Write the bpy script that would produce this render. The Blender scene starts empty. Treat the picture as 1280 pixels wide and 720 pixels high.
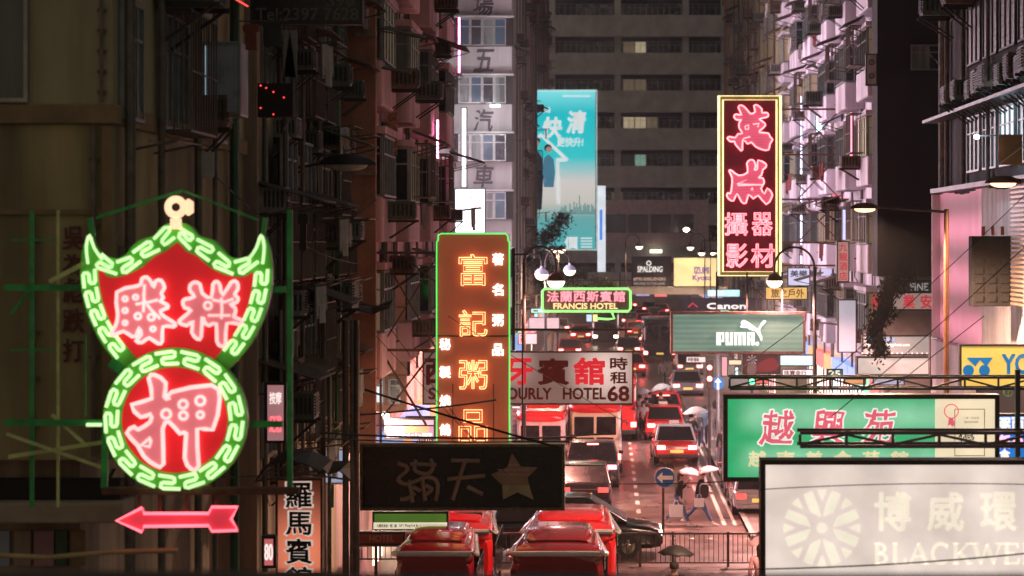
import bpy, bmesh, math, random
from mathutils import Vector, Matrix, noise
random.seed(7)
R = math.radians
S = bpy.context.scene
COL = S.collection

# ------------------------------------------------------------------ camera, sky, exposure
HAZE = .0004
F, H, VX, VY = 3000.0, 8.8, 755.0, 300.0        # lens in pixels, eye height, vanishing point of the street
cam_d = bpy.data.cameras.new('camera')
cam = bpy.data.objects.new('camera', cam_d); COL.objects.link(cam)
cam.location = (0, 0, H); cam.rotation_euler = (R(90), 0, 0)
cam_d.sensor_width = 36; cam_d.lens = F*36/1280
cam_d.shift_x = (640-VX)/1280; cam_d.shift_y = -(360-VY)/1280
cam_d.clip_start = .5; cam_d.clip_end = 2000
cam_d.dof.use_dof = True; cam_d.dof.focus_distance = 58; cam_d.dof.aperture_fstop = 1.8
S.camera = cam
w = bpy.data.worlds.new('World'); S.world = w; w.use_nodes = True
nt = w.node_tree; bg = nt.nodes['Background']
sky = nt.nodes.new('ShaderNodeTexSky'); sky.sky_type = 'NISHITA'; sky.sun_disc = False
sky.sun_elevation = R(2); sky.sun_rotation = R(200)
mx = nt.nodes.new('ShaderNodeMixRGB'); mx.inputs[0].default_value = .93
mx.inputs[2].default_value = (.96, .89, .77, 1)          # city glow on low cloud
nt.links.new(sky.outputs[0], mx.inputs[1]); nt.links.new(mx.outputs[0], bg.inputs[0])
bg.inputs[1].default_value = .15
S.view_settings.view_transform = 'Standard'; S.view_settings.look = 'None'
S.view_settings.exposure = 0; S.view_settings.gamma = 1
S.cycles.use_denoising = True
S.cycles.max_bounces = 5; S.cycles.diffuse_bounces = 3; S.cycles.glossy_bounces = 3
S.cycles.transmission_bounces = 3; S.cycles.transparent_max_bounces = 6
S.cycles.sample_clamp_indirect = 6; S.cycles.sample_clamp_direct = 40

def lamp(name, loc, power, col, size=.15, spot=None):
    l = bpy.data.lights.new(name, 'SPOT' if spot else 'POINT'); l.energy = power; l.color = col
    l.shadow_soft_size = size
    if spot: l.spot_size = R(spot); l.spot_blend = .35
    o = bpy.data.objects.new(name, l); COL.objects.link(o); o.location = loc
    return o

# ------------------------------------------------------------------ materials
MATS = {}
def pm(name, col, rough=.6, metal=0, var=.25, scale=2.5, bump=.15, streak=0, dirt=0, coat=0):
    if name in MATS: return MATS[name]
    m = bpy.data.materials.new(name); m.use_nodes = True; n = m.node_tree; L = n.links
    b = n.nodes['Principled BSDF']
    b.inputs['Roughness'].default_value = rough; b.inputs['Metallic'].default_value = metal
    if coat: b.inputs['Coat Weight'].default_value = coat; b.inputs['Coat Roughness'].default_value = .06
    tc = n.nodes.new('ShaderNodeNewGeometry'); mp = n.nodes.new('ShaderNodeMapping')
    mp.inputs['Scale'].default_value = (1, 1, .12 if streak else 1)
    L.new(tc.outputs['Position'], mp.inputs['Vector'])
    no = n.nodes.new('ShaderNodeTexNoise'); no.inputs['Scale'].default_value = scale; no.inputs['Detail'].default_value = 8
    no.inputs['Roughness'].default_value = .65
    L.new(mp.outputs[0], no.inputs['Vector'])
    cr = n.nodes.new('ShaderNodeValToRGB')
    cr.color_ramp.elements[0].position = .34; cr.color_ramp.elements[1].position = .68
    cr.color_ramp.elements[0].color = [c*(1-var) for c in col]+[1]
    cr.color_ramp.elements[1].color = [min(1, c*(1+var*.6)) for c in col]+[1]
    L.new(no.outputs[0], cr.inputs[0]); out = cr.outputs[0]
    if dirt:
        n2 = n.nodes.new('ShaderNodeTexNoise'); n2.inputs['Scale'].default_value = .7; n2.inputs['Detail'].default_value = 6
        L.new(mp.outputs[0], n2.inputs['Vector'])
        r2 = n.nodes.new('ShaderNodeValToRGB'); r2.color_ramp.elements[0].position = .42; r2.color_ramp.elements[1].position = .62
        L.new(n2.outputs[0], r2.inputs[0])
        mm = n.nodes.new('ShaderNodeMixRGB'); mm.blend_type = 'MULTIPLY'; mm.inputs[0].default_value = dirt
        L.new(out, mm.inputs[1]); L.new(r2.outputs[0], mm.inputs[2]); out = mm.outputs[0]
    L.new(out, b.inputs['Base Color'])
    if bump:
        bp = n.nodes.new('ShaderNodeBump'); bp.inputs['Strength'].default_value = bump; bp.inputs['Distance'].default_value = .02
        n3 = n.nodes.new('ShaderNodeTexNoise'); n3.inputs['Scale'].default_value = scale*6; n3.inputs['Detail'].default_value = 5
        L.new(tc.outputs['Position'], n3.inputs['Vector']); L.new(n3.outputs[0], bp.inputs['Height']); L.new(bp.outputs[0], b.inputs['Normal'])
    if rough < .95 and metal == 0:
        mr = n.nodes.new('ShaderNodeMapRange'); mr.inputs['To Min'].default_value = max(.03, rough-.18); mr.inputs['To Max'].default_value = min(1, rough+.18)
        L.new(no.outputs[0], mr.inputs['Value']); L.new(mr.outputs[0], b.inputs['Roughness'])
    MATS[name] = m; return m
def em(name, col, st, base=None, tube=None):
    """a thing that gives off light: neon, lamp glass or a lit acrylic face. tube=(axis, pitch, depth): fluorescent tubes behind the face"""
    if name in MATS: return MATS[name]
    m = bpy.data.materials.new(name); m.use_nodes = True; n = m.node_tree; L = n.links
    b = n.nodes['Principled BSDF']; b.inputs['Roughness'].default_value = .35
    b.inputs['Base Color'].default_value = list(base or [c*.4 for c in col])+[1]
    b.inputs['Emission Color'].default_value = list(col)+[1]
    no = n.nodes.new('ShaderNodeTexNoise'); no.inputs['Scale'].default_value = 1.7; no.inputs['Detail'].default_value = 5
    g = n.nodes.new('ShaderNodeNewGeometry'); L.new(g.outputs['Position'], no.inputs['Vector'])
    mr = n.nodes.new('ShaderNodeMapRange'); mr.inputs['From Min'].default_value = .3; mr.inputs['From Max'].default_value = .7
    mr.inputs['To Min'].default_value = st*.82; mr.inputs['To Max'].default_value = st*1.12
    L.new(no.outputs[0], mr.inputs['Value']); out = mr.outputs[0]
    if tube:
        ax, pitch, dep = tube
        sp = n.nodes.new('ShaderNodeSeparateXYZ'); L.new(g.outputs['Position'], sp.inputs[0])
        mu = n.nodes.new('ShaderNodeMath'); mu.operation = 'MULTIPLY'; mu.inputs[1].default_value = 6.283/pitch; L.new(sp.outputs[ax], mu.inputs[0])
        sn = n.nodes.new('ShaderNodeMath'); sn.operation = 'SINE'; L.new(mu.outputs[0], sn.inputs[0])
        m2 = n.nodes.new('ShaderNodeMapRange'); m2.inputs['From Min'].default_value = -1; m2.inputs['To Min'].default_value = 1-dep; m2.inputs['To Max'].default_value = 1
        L.new(sn.outputs[0], m2.inputs['Value'])
        m3 = n.nodes.new('ShaderNodeMath'); m3.operation = 'MULTIPLY'; L.new(out, m3.inputs[0]); L.new(m2.outputs[0], m3.inputs[1]); out = m3.outputs[0]
    L.new(out, b.inputs['Emission Strength'])
    MATS[name] = m; return m
def glass(name, col=(.02, .03, .035), rough=.08):
    if name in MATS: return MATS[name]
    m = pm(name, col, rough, 0, .3, 1.2, .03)
    m.node_tree.nodes['Principled BSDF'].inputs['Specular IOR Level'].default_value = .9
    return m

# ------------------------------------------------------------------ geometry helpers
ORG = {}
def W(px, py, s): return Vector(((px-VX)/s, F/s, H-(py-VY)/s))
def org(o): return ORG.get(o.name, Vector((0, 0, 0))) if o else Vector((0, 0, 0))
def tag(o, label=None, cat=None, group=None, kind=None):
    if label: o['label'] = label
    if cat: o['category'] = cat
    if group: o['group'] = group
    if kind: o['kind'] = kind
    return o
def thing(name, label, cat, base=(0, 0, 0), group=None):
    o = bpy.data.objects.new(name, None); o.empty_display_size = .2
    COL.objects.link(o); o.location = base; ORG[o.name] = Vector(base)
    return tag(o, label, cat, group)
class MB:
    def __init__(s): s.v = []; s.f = []; s.sm = False
    def add(s, vs, fs):
        n = len(s.v); s.v += [tuple(v) for v in vs]; s.f += [tuple(i+n for i in f) for f in fs]; return s
    def box(s, x0, x1, y0, y1, z0, z1):
        if x0 > x1: x0, x1 = x1, x0
        if y0 > y1: y0, y1 = y1, y0
        if z0 > z1: z0, z1 = z1, z0
        return s.add([(x0,y0,z0),(x1,y0,z0),(x1,y1,z0),(x0,y1,z0),(x0,y0,z1),(x1,y0,z1),(x1,y1,z1),(x0,y1,z1)],
              [(0,3,2,1),(4,5,6,7),(0,1,5,4),(1,2,6,5),(2,3,7,6),(3,0,4,7)])
    def cbox(s, c, sx, sy, sz): return s.box(c[0]-sx/2, c[0]+sx/2, c[1]-sy/2, c[1]+sy/2, c[2]-sz/2, c[2]+sz/2)
    def bar(s, p, q, w, d=None):
        """square bar from p to q"""
        p, q = Vector(p), Vector(q); d = d or w; t = (q-p).normalized()
        u = t.cross(Vector((0, 1, 0)));
        if u.length < .05: u = t.cross(Vector((0, 0, 1)))
        u.normalize(); v = t.cross(u).normalized()
        vs = [a+u*(i*w/2)+v*(j*d/2) for a in (p, q) for i, j in ((-1,-1),(1,-1),(1,1),(-1,1))]
        return s.add(vs, [(0,1,2,3),(7,6,5,4),(0,4,5,1),(1,5,6,2),(2,6,7,3),(3,7,4,0)])
    def tube(s, pts, r, closed=False, n=6, r2=None):
        pts = [Vector(p) for p in pts]; m = len(pts); rings = []
        if m < 2: return s
        for i, p in enumerate(pts):
            a = pts[(i-1) % m] if closed or i > 0 else p
            b = pts[(i+1) % m] if closed or i < m-1 else p
            t = (b-a)
            if t.length < 1e-9: t = Vector((0, 0, 1))
            t.normalize()
            u = t.cross(Vector((0, 1, 0)))
            if u.length < .2: u = t.cross(Vector((1, 0, 0)))
            u.normalize(); v = t.cross(u)
            rr = r if r2 is None else r+(r2-r)*i/(m-1)
            rings.append([p+(u*math.cos(6.2832*k/n)+v*math.sin(6.2832*k/n))*rr for k in range(n)])
        fs = []
        for i in range(m if closed else m-1):
            j = (i+1) % m
            for k in range(n): l = (k+1) % n; fs.append((i*n+k, i*n+l, j*n+l, j*n+k))
        if not closed: fs += [tuple(range(n))[::-1], tuple((m-1)*n+k for k in range(n))]
        s.sm = True
        return s.add([v for rg in rings for v in rg], fs)
    def cyl(s, p, q, r, n=12, r2=None): return s.tube([p, q], r, False, n, r2 if r2 is not None else r)
    def lathe(s, c, prof, n=16, axis='z'):
        """prof: list of (radius, height)"""
        vs = []
        for r, h in prof:
            for k in range(n):
                a = 6.28319*k/n; x, y, z = r*math.cos(a), r*math.sin(a), h
                if axis == 'x': x, y, z = z, x, y
                if axis == 'y': x, y, z = x, z, y
                vs.append((c[0]+x, c[1]+y, c[2]+z))
        fs = [(i*n+k, i*n+(k+1) % n, (i+1)*n+(k+1) % n, (i+1)*n+k) for i in range(len(prof)-1) for k in range(n)]
        s.sm = True
        return s.add(vs, fs)
    def prism(s, pts, y0, y1):
        """pts: list of (x, z) outline; solid between y0 and y1"""
        n = len(pts)
        vs = [(x, y0, z) for x, z in pts]+[(x, y1, z) for x, z in pts]
        return s.add(vs, [tuple(range(n)), tuple(range(2*n-1, n-1, -1))]+[(i, i+n, (i+1) % n+n, (i+1) % n) for i in range(n)])
    def prismx(s, pts, x0, x1):
        n = len(pts)
        vs = [(x0, y, z) for y, z in pts]+[(x1, y, z) for y, z in pts]
        return s.add(vs, [tuple(range(n)), tuple(range(2*n-1, n-1, -1))]+[(i, i+n, (i+1) % n+n, (i+1) % n) for i in range(n)])
    def mesh(s, name, o=Vector((0, 0, 0))):
        me = bpy.data.meshes.new(name)
        me.from_pydata([(v[0]-o[0], v[1]-o[1], v[2]-o[2]) for v in s.v], [], s.f)
        if s.sm:
            me.polygons.foreach_set('use_smooth', [True]*len(me.polygons))
            try: me.set_sharp_from_angle(angle=R(40))
            except Exception: pass
        me.update(); return me
    def build(s, name, mat, parent=None, bevel=0, base=None, fixn=True):
        o0 = org(parent) if parent else Vector(base or (0, 0, 0))
        me = s.mesh(name, o0); me.materials.append(mat)
        if fixn:
            b = bmesh.new(); b.from_mesh(me); bmesh.ops.recalc_face_normals(b, faces=b.faces); b.to_mesh(me); b.free()
        ob = bpy.data.objects.new(name, me); COL.objects.link(ob)
        if parent: ob.parent = parent; ORG[ob.name] = o0
        else: ob.location = o0; ORG[ob.name] = o0
        if bevel:
            md = ob.modifiers.new('b', 'BEVEL'); md.width = bevel; md.segments = 2; md.limit_method = 'ANGLE'
        return ob
def inst(name, me, parent, loc, rz=0, sc=None):
    """place shared mesh data as a part; loc in world coordinates"""
    o = bpy.data.objects.new(name, me); COL.objects.link(o); o.parent = parent
    o.location = Vector(loc)-org(parent) if not isinstance(loc, str) else (0, 0, 0)
    o.rotation_euler = (0, 0, rz)
    if sc: o.scale = sc
    ORG[o.name] = Vector(loc); return o
def setmat(me, mat): me.materials.clear(); me.materials.append(mat); return me
def copy_tree(o, parent=None):
    c = o.copy(); COL.objects.link(c)
    if parent: c.parent = parent
    for ch in o.children: copy_tree(ch, c)
    return c
def spline(pts, closed=True, k=4):
    pts = [Vector(p) for p in pts]; n = len(pts); out = []
    for i in range(n if closed else n-1):
        g = (lambda j: pts[j % n]) if closed else (lambda j: pts[max(0, min(n-1, j))])
        a, b, c, d = g(i-1), g(i), g(i+1), g(i+2)
        for t in [q/k for q in range(k)]:
            out.append(.5*((2*b)+(c-a)*t+(2*a-5*b+4*c-d)*t*t+(3*b-a-3*c+d)*t**3))
    if not closed: out.append(pts[-1])
    return out

# ------------------------------------------------------------------ lettering
GL = {}
def glyph(txt, bold=0, shear=0):
    k = (txt, bold, shear)
    if k in GL: return GL[k]
    cu = bpy.data.curves.new('t', 'FONT'); cu.body = txt; cu.offset = bold; cu.shear = shear; cu.resolution_u = 3
    ob = bpy.data.objects.new('t', cu); COL.objects.link(ob)
    dg = bpy.context.evaluated_depsgraph_get(); dg.update()
    me = bpy.data.meshes.new_from_object(ob.evaluated_get(dg))
    vs = [(v.co.x, v.co.y) for v in me.vertices]; fs = [tuple(p.vertices) for p in me.polygons]
    bm = bmesh.new(); bm.from_mesh(me); bmesh.ops.remove_doubles(bm, verts=bm.verts, dist=1e-5)
    loops = []; es = {e for e in bm.edges if len(e.link_faces) == 1}
    while es:
        e = es.pop(); a, b = e.verts; lp = [a, b]
        while True:
            nx = next((x for x in lp[-1].link_edges if x in es), None)
            if nx is None: break
            es.discard(nx); v = nx.other_vert(lp[-1])
            if v is lp[0]: break
            lp.append(v)
        if len(lp) > 2: loops.append([(v.co.x, v.co.y) for v in lp])
    bm.free(); bpy.data.objects.remove(ob); bpy.data.curves.remove(cu); bpy.data.meshes.remove(me)
    if not vs: vs = [(0, 0), (1, 1)]
    bb = (min(v[0] for v in vs), min(v[1] for v in vs), max(v[0] for v in vs), max(v[1] for v in vs))
    GL[k] = (vs, fs, loops, bb); return GL[k]
def text(mb, txt, box, s, y=0, bold=0, shear=0, tube=0, jit=0, face='-y', depth=0):
    """lettering filling the box (x0,y0,x1,y1 in picture units of scale s), lifted y metres towards the viewer"""
    vs, fs, loops, bb = glyph(txt, 0, shear)
    x0, y0, x1, y1 = box; sx = (x1-x0)/max(1e-6, bb[2]-bb[0]); sz = (y1-y0)/max(1e-6, bb[3]-bb[1])
    Y = F/s-y
    def T(p):
        qx = x0+(p[0]-bb[0])*sx; qy = y1-(p[1]-bb[1])*sz
        if jit:
            qx += jit*noise.noise(Vector((qx*.25, qy*.25, 3.1))); qy += jit*noise.noise(Vector((qx*.25, qy*.25, 9.7)))
        return Vector(((qx-VX)/s, Y, H-(qy-VY)/s))
    if tube:
        for lp in loops:
            q = [T(p) for p in lp]; r = [q[0]]
            for p in q[1:]:
                if (p-r[-1]).length > tube*.9: r.append(p)
            if len(r) > 2: mb.tube(r, tube, True, 5)
    else:
        mb.add([T(p) for p in vs], fs)
        if bold:      # heavier weight: a narrow border round every stroke
            hb = bold*.5*(abs(sx)+abs(sz))/s; k = 0
            for lp in loops:
                q = [T(p) for p in lp]; r = [q[0]]
                for p in q[1:]:
                    if (p-r[-1]).length > hb*.4: r.append(p)
                for a_, c_ in zip(r, r[1:]+[r[0]]):
                    d_ = c_-a_
                    if d_.length < 1e-7: continue
                    d_.normalize(); n_ = Vector((-d_.z, 0, d_.x))*hb; e_ = d_*hb*.6; k = (k+1) % 7; o_ = Vector((0, -.0012-k*.0003, 0))
                    mb.add([a_-n_-e_+o_, c_-n_+e_+o_, c_+n_+e_+o_, a_+n_-e_+o_], [(0, 1, 2, 3)])
    return mb
def px_poly(pts, ox, oy, k, s, y=0, n=4, closed=True):
    q = [Vector(((ox+a/k-VX)/s, F/s-y, H-(oy+b/k-VY)/s)) for a, b in pts]
    return spline(q, closed, n) if n > 1 else q
def fill(mb, pts):
    """flat polygon in an x-z plane"""
    from mathutils.geometry import tessellate_polygon
    t = tessellate_polygon([pts]); mb.add(pts, [tuple(f) for f in t]); return mb
def disc(mb, c, r, y=0, n=20):
    mb.add([(c[0]+r*math.cos(6.2832*k/n), c[1]-y, c[2]+r*math.sin(6.2832*k/n)) for k in range(n)], [tuple(range(n))]); return mb
def ring(c, r, n=28): return [Vector((c[0]+r*math.cos(6.2832*k/n), c[1], c[2]+r*math.sin(6.2832*k/n))) for k in range(n)]
def frame(mb, x0, y0, x1, y1, s, t, dep, y=0):
    """picture-unit rectangle frame of bar thickness t metres, butt-jointed"""
    a = W(x0, y0, s); b = W(x1, y1, s); Y0, Y1 = a.y-y-.0, a.y-y+dep
    mb.box(a.x, b.x, Y0, Y1, a.z-t, a.z); mb.box(a.x, b.x, Y0, Y1, b.z, b.z+t)
    mb.box(a.x, a.x+t, Y0, Y1, b.z+t, a.z-t); mb.box(b.x-t, b.x, Y0, Y1, b.z+t, a.z-t); return mb
def panel(mb, x0, y0, x1, y1, s, dep, y=0):
    a = W(x0, y0, s); b = W(x1, y1, s); mb.box(a.x, b.x, a.y-y, a.y-y+dep, b.z, a.z); return mb

# common materials
M_steel = pm('dark_steel', (.035, .028, .024), .55, .3, .4)
M_rust = pm('rusty_steel', (.16, .07, .045), .75, .2, .5, 6)
M_black = pm('black_paint', (.012, .012, .012), .4)
M_alu = pm('aluminium', (.4, .41, .42), .35, .7, .2)
M_white = pm('white_paint', (.7, .7, .68), .5, 0, .15)
M_glass = glass('dark_glass')
M_cable = pm('cable_rubber', (.01, .01, .01), .6)
M_bulb_warm = em('warm_lamp_glass', (1, .78, .5), 9)
M_bulb_cream = em('cream_lamp_glass', (1, .86, .62), 4)
M_tail = em('lit_tail_light', (1, .12, .10), 18)
M_tail_dim = em('dim_tail_light', (1, .06, .05), 2.5)
M_head = em('lit_head_light', (1, .85, .6), 14)
M_neon_green = em('green_neon', (.66, 1.0, .46), 1.25)
M_neon_pink = em('pink_neon', (1, .32, .40), 2.6)
M_neon_red = em('red_neon', (1, .10, .13), 3.0)
M_neon_yellow = em('yellow_neon', (1, .62, .22), 2.4)
M_neon_white = em('white_neon', (1, .93, .86), 2.2)
# ================================================================== GROUND
M_asphalt = pm('wet_asphalt', (.13, .090, .080), .32, 0, .6, .9, .6)
M_asphalt.node_tree.nodes['Principled BSDF'].inputs['Specular IOR Level'].default_value = .6
M_pave = pm('pavement_concrete', (.16, .13, .12), .5, 0, .3, 2, .3)
M_line = pm('worn_road_paint', (.6, .57, .5), .5, 0, .3, 8)
tag(MB().add([(-600, -20, 0), (600, -20, 0), (600, 1400, 0), (-600, 1400, 0)], [(0, 1, 2, 3)]).build('ground', M_pave), kind='structure')
rd = MB(); rd.add([(-60, 36, .004), (60, 36, .004), (60, 68, .004), (-60, 68, .004)], [(0, 1, 2, 3)])
tag(rd.build('cross_road', M_asphalt), kind='structure')
rd = MB(); rd.add([(-3.3, 68, .004), (4.3, 68, .004), (4.3, 520, .004), (-3.3, 520, .004)], [(0, 1, 2, 3)])
tag(rd.build('road', M_asphalt), kind='structure')
for xa, xb, nm in ((-9, -3.3, 'pavement_left'), (4.3, 12, 'pavement_right')):
    p = MB().box(xa, xb, 70.5, 122, -.2, .13).build(nm, M_pave); tag(p, kind='structure')
    k = MB().box(xa if xa > 0 else xb-.16, xa+.16 if xa > 0 else xb, 70.3, 122, -.2, .145).build('kerb', M_line, p)
    k.data.materials[0] = pm('kerb_stone', (.3, .27, .25), .7)
    p2 = MB().box(xa, xb, 126, 420, -.2, .13).build(nm.replace('pavement', 'far_pavement'), M_pave); tag(p2, kind='structure')
ln = MB()
y = 72.0
road_ob = bpy.data.objects['road']
def dash(x, y0, y1, wd=.13):
    m = MB().add([(x-wd/2, y0, .009), (x+wd/2, y0, .009), (x+wd/2, y1, .009), (x-wd/2, y1, .009)], [(0, 1, 2, 3)])
    return m.build('lane_marking', M_line, road_ob)
while y < 200:
    dash(1.12, y, y+1.1); y += 2.6
dash(3.72, 74, 118, .12); dash(4.05, 74, 118, .1)
for i in range(9): dash(3.2, 80+i*4, 80+i*4+2.0, .12)
# studs of the pedestrian crossing
st = MB()
for i in range(14): st.add([(x, yy, .009) for x, yy in ((-3+i*.55, 70.6), (-2.85+i*.55, 70.6), (-2.85+i*.55, 70.75), (-3+i*.55, 70.75))], [(0, 1, 2, 3)])
st.build('crossing_marking', M_line, road_ob)

for x_, y_, w_, l_ in ((-.9, 84, 1.1, 5), (2.2, 92, 1.0, 7), (.2, 108, 1.4, 6), (2.9, 78, .8, 3), (-1.6, 132, 1.3, 9), (2.0, 128, 1.2, 8)):
    MB().add([(x_-w_/2, y_, .0065), (x_+w_/2, y_+.1, .0065), (x_+w_/2, y_+l_, .0065), (x_-w_/2+.1, y_+l_, .0065)], [(0, 1, 2, 3)]).build('repair_patch', pm('dark_asphalt_patch', (.05, .04, .038), .25, 0, .4, 3, .4), road_ob)
for x_, y_ in ((.4, 76), (2.6, 86), (-.5, 97), (1.9, 104)):
    m = MB(); m.lathe((x_, y_, .008), [(.0, .004), (.30, .004), (.33, .0)], 20); m.build('manhole_cover', pm('cast_iron_cover', (.04, .035, .03), .3, .5), road_ob)
# ================================================================== BUILDINGS
M_yel = pm('yellow_plaster', (.43, .35, .165), .8, 0, .4, 1.2, .2, 1, .55)
M_cream = pm('cream_plaster', (.46, .40, .23), .8, 0, .3, 1.5, .2, 1, .4)
M_brown = pm('brown_band', (.24, .16, .08), .8, 0, .3)
M_drab = pm('drab_concrete', (.52, .39, .28), .85, 0, .4, 2, .3, 1, .5)
M_brick = pm('red_brown_render', (.38, .17, .12), .85, 0, .25, 3, .3)
M_pinkw = pm('pink_grey_render', (.78, .50, .50), .8, 0, .25, 2, .2, 1, .4)
M_greyw = pm('pale_grey_render', (.36, .36, .35), .8, 0, .2, 1.5, .2, 1, .35)
M_whitew = pm('white_tiled_render', (.74, .68, .76), .6, 0, .2, 2, .2, 1, .4)
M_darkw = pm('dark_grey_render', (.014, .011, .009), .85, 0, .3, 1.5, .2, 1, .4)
M_office = pm('office_concrete', (.56, .575, .52), .85, 0, .15, .5, .1, 0, .2)
M_frame = pm('window_frame_metal', (.25, .27, .26), .4, .5, .3)
M_acbox = pm('air_conditioner_casing', (.24, .22, .19), .55, 0, .5, 5)
M_acbox2 = pm('rusty_air_conditioner_casing', (.16, .10, .07), .7, 0, .6, 6)
M_acbox3 = pm('old_green_air_conditioner_casing', (.10, .12, .09), .6, 0, .5, 5)
M_grille = pm('dark_grille', (.03, .03, .03), .5, .4)
M_pipe = pm('old_pipe', (.16, .13, .10), .6, .2, .4, 4)
M_greenpipe = pm('green_pipe', (.03, .09, .04), .5, .1)
M_litwin = em('lit_room', (1, .82, .52), .34)
M_litcool = em('cool_lit_room', (.75, .9, 1), .9)
M_litdim = em('dim_lit_room', (1, .8, .5), .08)
M_curtain = pm('curtain_behind_glass', (.10, .13, .12), .3, 0, .5, 1, .05, 1)

PROTO = {}
def pmesh(key, fn, mat):
    if key not in PROTO: m = MB(); fn(m); PROTO[key] = setmat(m.mesh(key), mat)
    return PROTO[key]
# local prototypes: outward is -y, origin bottom centre at the wall
def f_window(wd, hd, n, mull=True):
    def fn(m):
        t = .05; m.box(-wd/2, wd/2, -.07, .0, 0, t); m.box(-wd/2, wd/2, -.07, 0, hd-t, hd)
        for i in range(n+1):
            x = -wd/2+t/2+(wd-t)*i/n; m.box(x-t/2, x+t/2, -.065, 0, t, hd-t)
        if mull: m.box(-wd/2+t, wd/2-t, -.055, 0, hd*.68, hd*.68+.04)
    return fn
def window(b, loc, rz, wd=1.4, hd=1.3, n=3, pane=None):
    k = f'{wd:.1f}_{hd:.1f}_{n}'
    o = inst('window', pmesh('window'+k, f_window(wd, hd, n), M_frame), b, loc, rz)
    pmn = pane or random.choice([M_glass, M_glass, M_curtain, M_curtain, M_glass, M_litdim])
    me = pmesh('pane'+k+pmn.name, lambda m: m.box(-wd/2+.05, wd/2-.05, -.02, -.01, .05, hd-.05), pmn)
    q = bpy.data.objects.new('pane', me); COL.objects.link(q); q.parent = o
    return o
def f_ac(m):
    m.box(-.32, .32, -.5, -.0, .06, .46)
def f_acg(m):
    m.box(-.27, .27, -.515, -.502, .1, .12)
    for i in range(7): m.box(-.27, .27, -.53, -.5, .13+i*.045, .15+i*.045)
    for sx in (-1, 1):
        for i in range(5): m.box(sx*.32, sx*.335, -.45+i*.08, -.41+i*.08, .14, .4)
def f_acb(m):
    for x in (-.27, .27):
        m.box(x-.015, x+.015, -.55, 0, .0, .05); m.bar((x, -.5, .02), (x, -.02, -.35), .03)
    m.box(-.28, .28, -.03, .0, -.01, .03)
def ac(b, loc, rz, sc=1):
    mt = random.choice((M_acbox, M_acbox2, M_acbox3))
    o = inst('air_conditioner', pmesh('ac'+mt.name, f_ac, mt), b, loc, rz+random.uniform(-.04, .04), (sc*random.uniform(.8, 1.15), sc*random.uniform(.75, 1.2), sc*random.uniform(.85, 1.1)))
    for nm, fn, mt in (('grille', f_acg, M_grille), ('bracket', f_acb, M_steel)):
        q = bpy.data.objects.new(nm, pmesh(nm, fn, mt)); COL.objects.link(q); q.parent = o
    return o
def f_cage(m):
    wd, hd, dp = 1.5, 1.35, .45
    for z in (0, hd): m.box(-wd/2, wd/2, -dp, 0, z, z+.03)
    for i in range(11): x = -wd/2+wd*i/10; m.box(x-.01, x+.01, -dp-.01, -dp+.01, .03, hd)
    for j in range(3):
        for sx in (-1, 1): m.box(sx*wd/2-.01, sx*wd/2+.01, -dp+.1+j*.12, -dp+.12+j*.12, .03, hd)
    m.box(-wd/2, wd/2, -dp-.015, -dp+.0, hd/2, hd/2+.02)
def f_awn(m):
    n = 14; wd = 1.9
    for i in range(n):
        x0 = -wd/2+wd*i/n; x1 = x0+wd/n; a = .03*(i % 2)
        m.add([(x0, 0, .32+a), (x1, 0, .32+.03-a), (x1, -.8, .0+.03-a), (x0, -.8, a), (x0, 0, .30+a), (x1, 0, .30+.03-a), (x1, -.8, -.02+.03-a), (x0, -.8, a-.02)],
              [(0, 1, 2, 3), (7, 6, 5, 4), (3, 2, 6, 7), (0, 3, 7, 4), (1, 5, 6, 2)])
    for x in (-.85, .85): m.bar((x, -.75, -.03), (x, -.01, -.25), .03)
def f_rack(m):
    for x in (-.7, .7): m.bar((x, 0, 0), (x, -1.0, .12), .03)
    for y in (-.4, -.7, -.98): m.tube([(-.9, y, .1), (.9, y, .12)], .012, n=5)
def f_cloth(m):
    for k, (x, wd, hd) in enumerate(((-.55, .3, .6), (-.15, .26, .42), (.25, .34, .7), (.62, .2, .5))):
        n = 5
        for i in range(n):
            xa = x-wd/2+wd*i/n; xb = xa+wd/n; ya = -.7+.04*math.sin(i*1.9+k); yb = -.7+.04*math.sin((i+1)*1.9+k)
            m.add([(xa, ya, .1), (xb, yb, .1), (xb, yb*1.02, .1-hd+.05*((i+k) % 2)), (xa, ya*1.02, .1-hd)], [(0, 1, 2, 3)])
M_rackm = pm('rack_metal', (.12, .09, .07), .5, .5)
M_canopy = pm('stained_awning_sheet', (.10, .075, .06), .6, .1, .5, 3)
M_laundry = [pm('faded_grey_cloth', (.22, .2, .19), .9), pm('dull_red_cloth', (.25, .06, .05), .9), pm('pale_cloth', (.38, .36, .34), .9)]
def part_simple(nm, key, fn, mt, b, loc, rz, sc=None): return inst(nm, pmesh(key, fn, mt), b, loc, rz, sc)
def pipe(b, pts, r, mt=None): return MB().tube(pts, r, n=8).build('pipe', mt or M_pipe, b)

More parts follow.
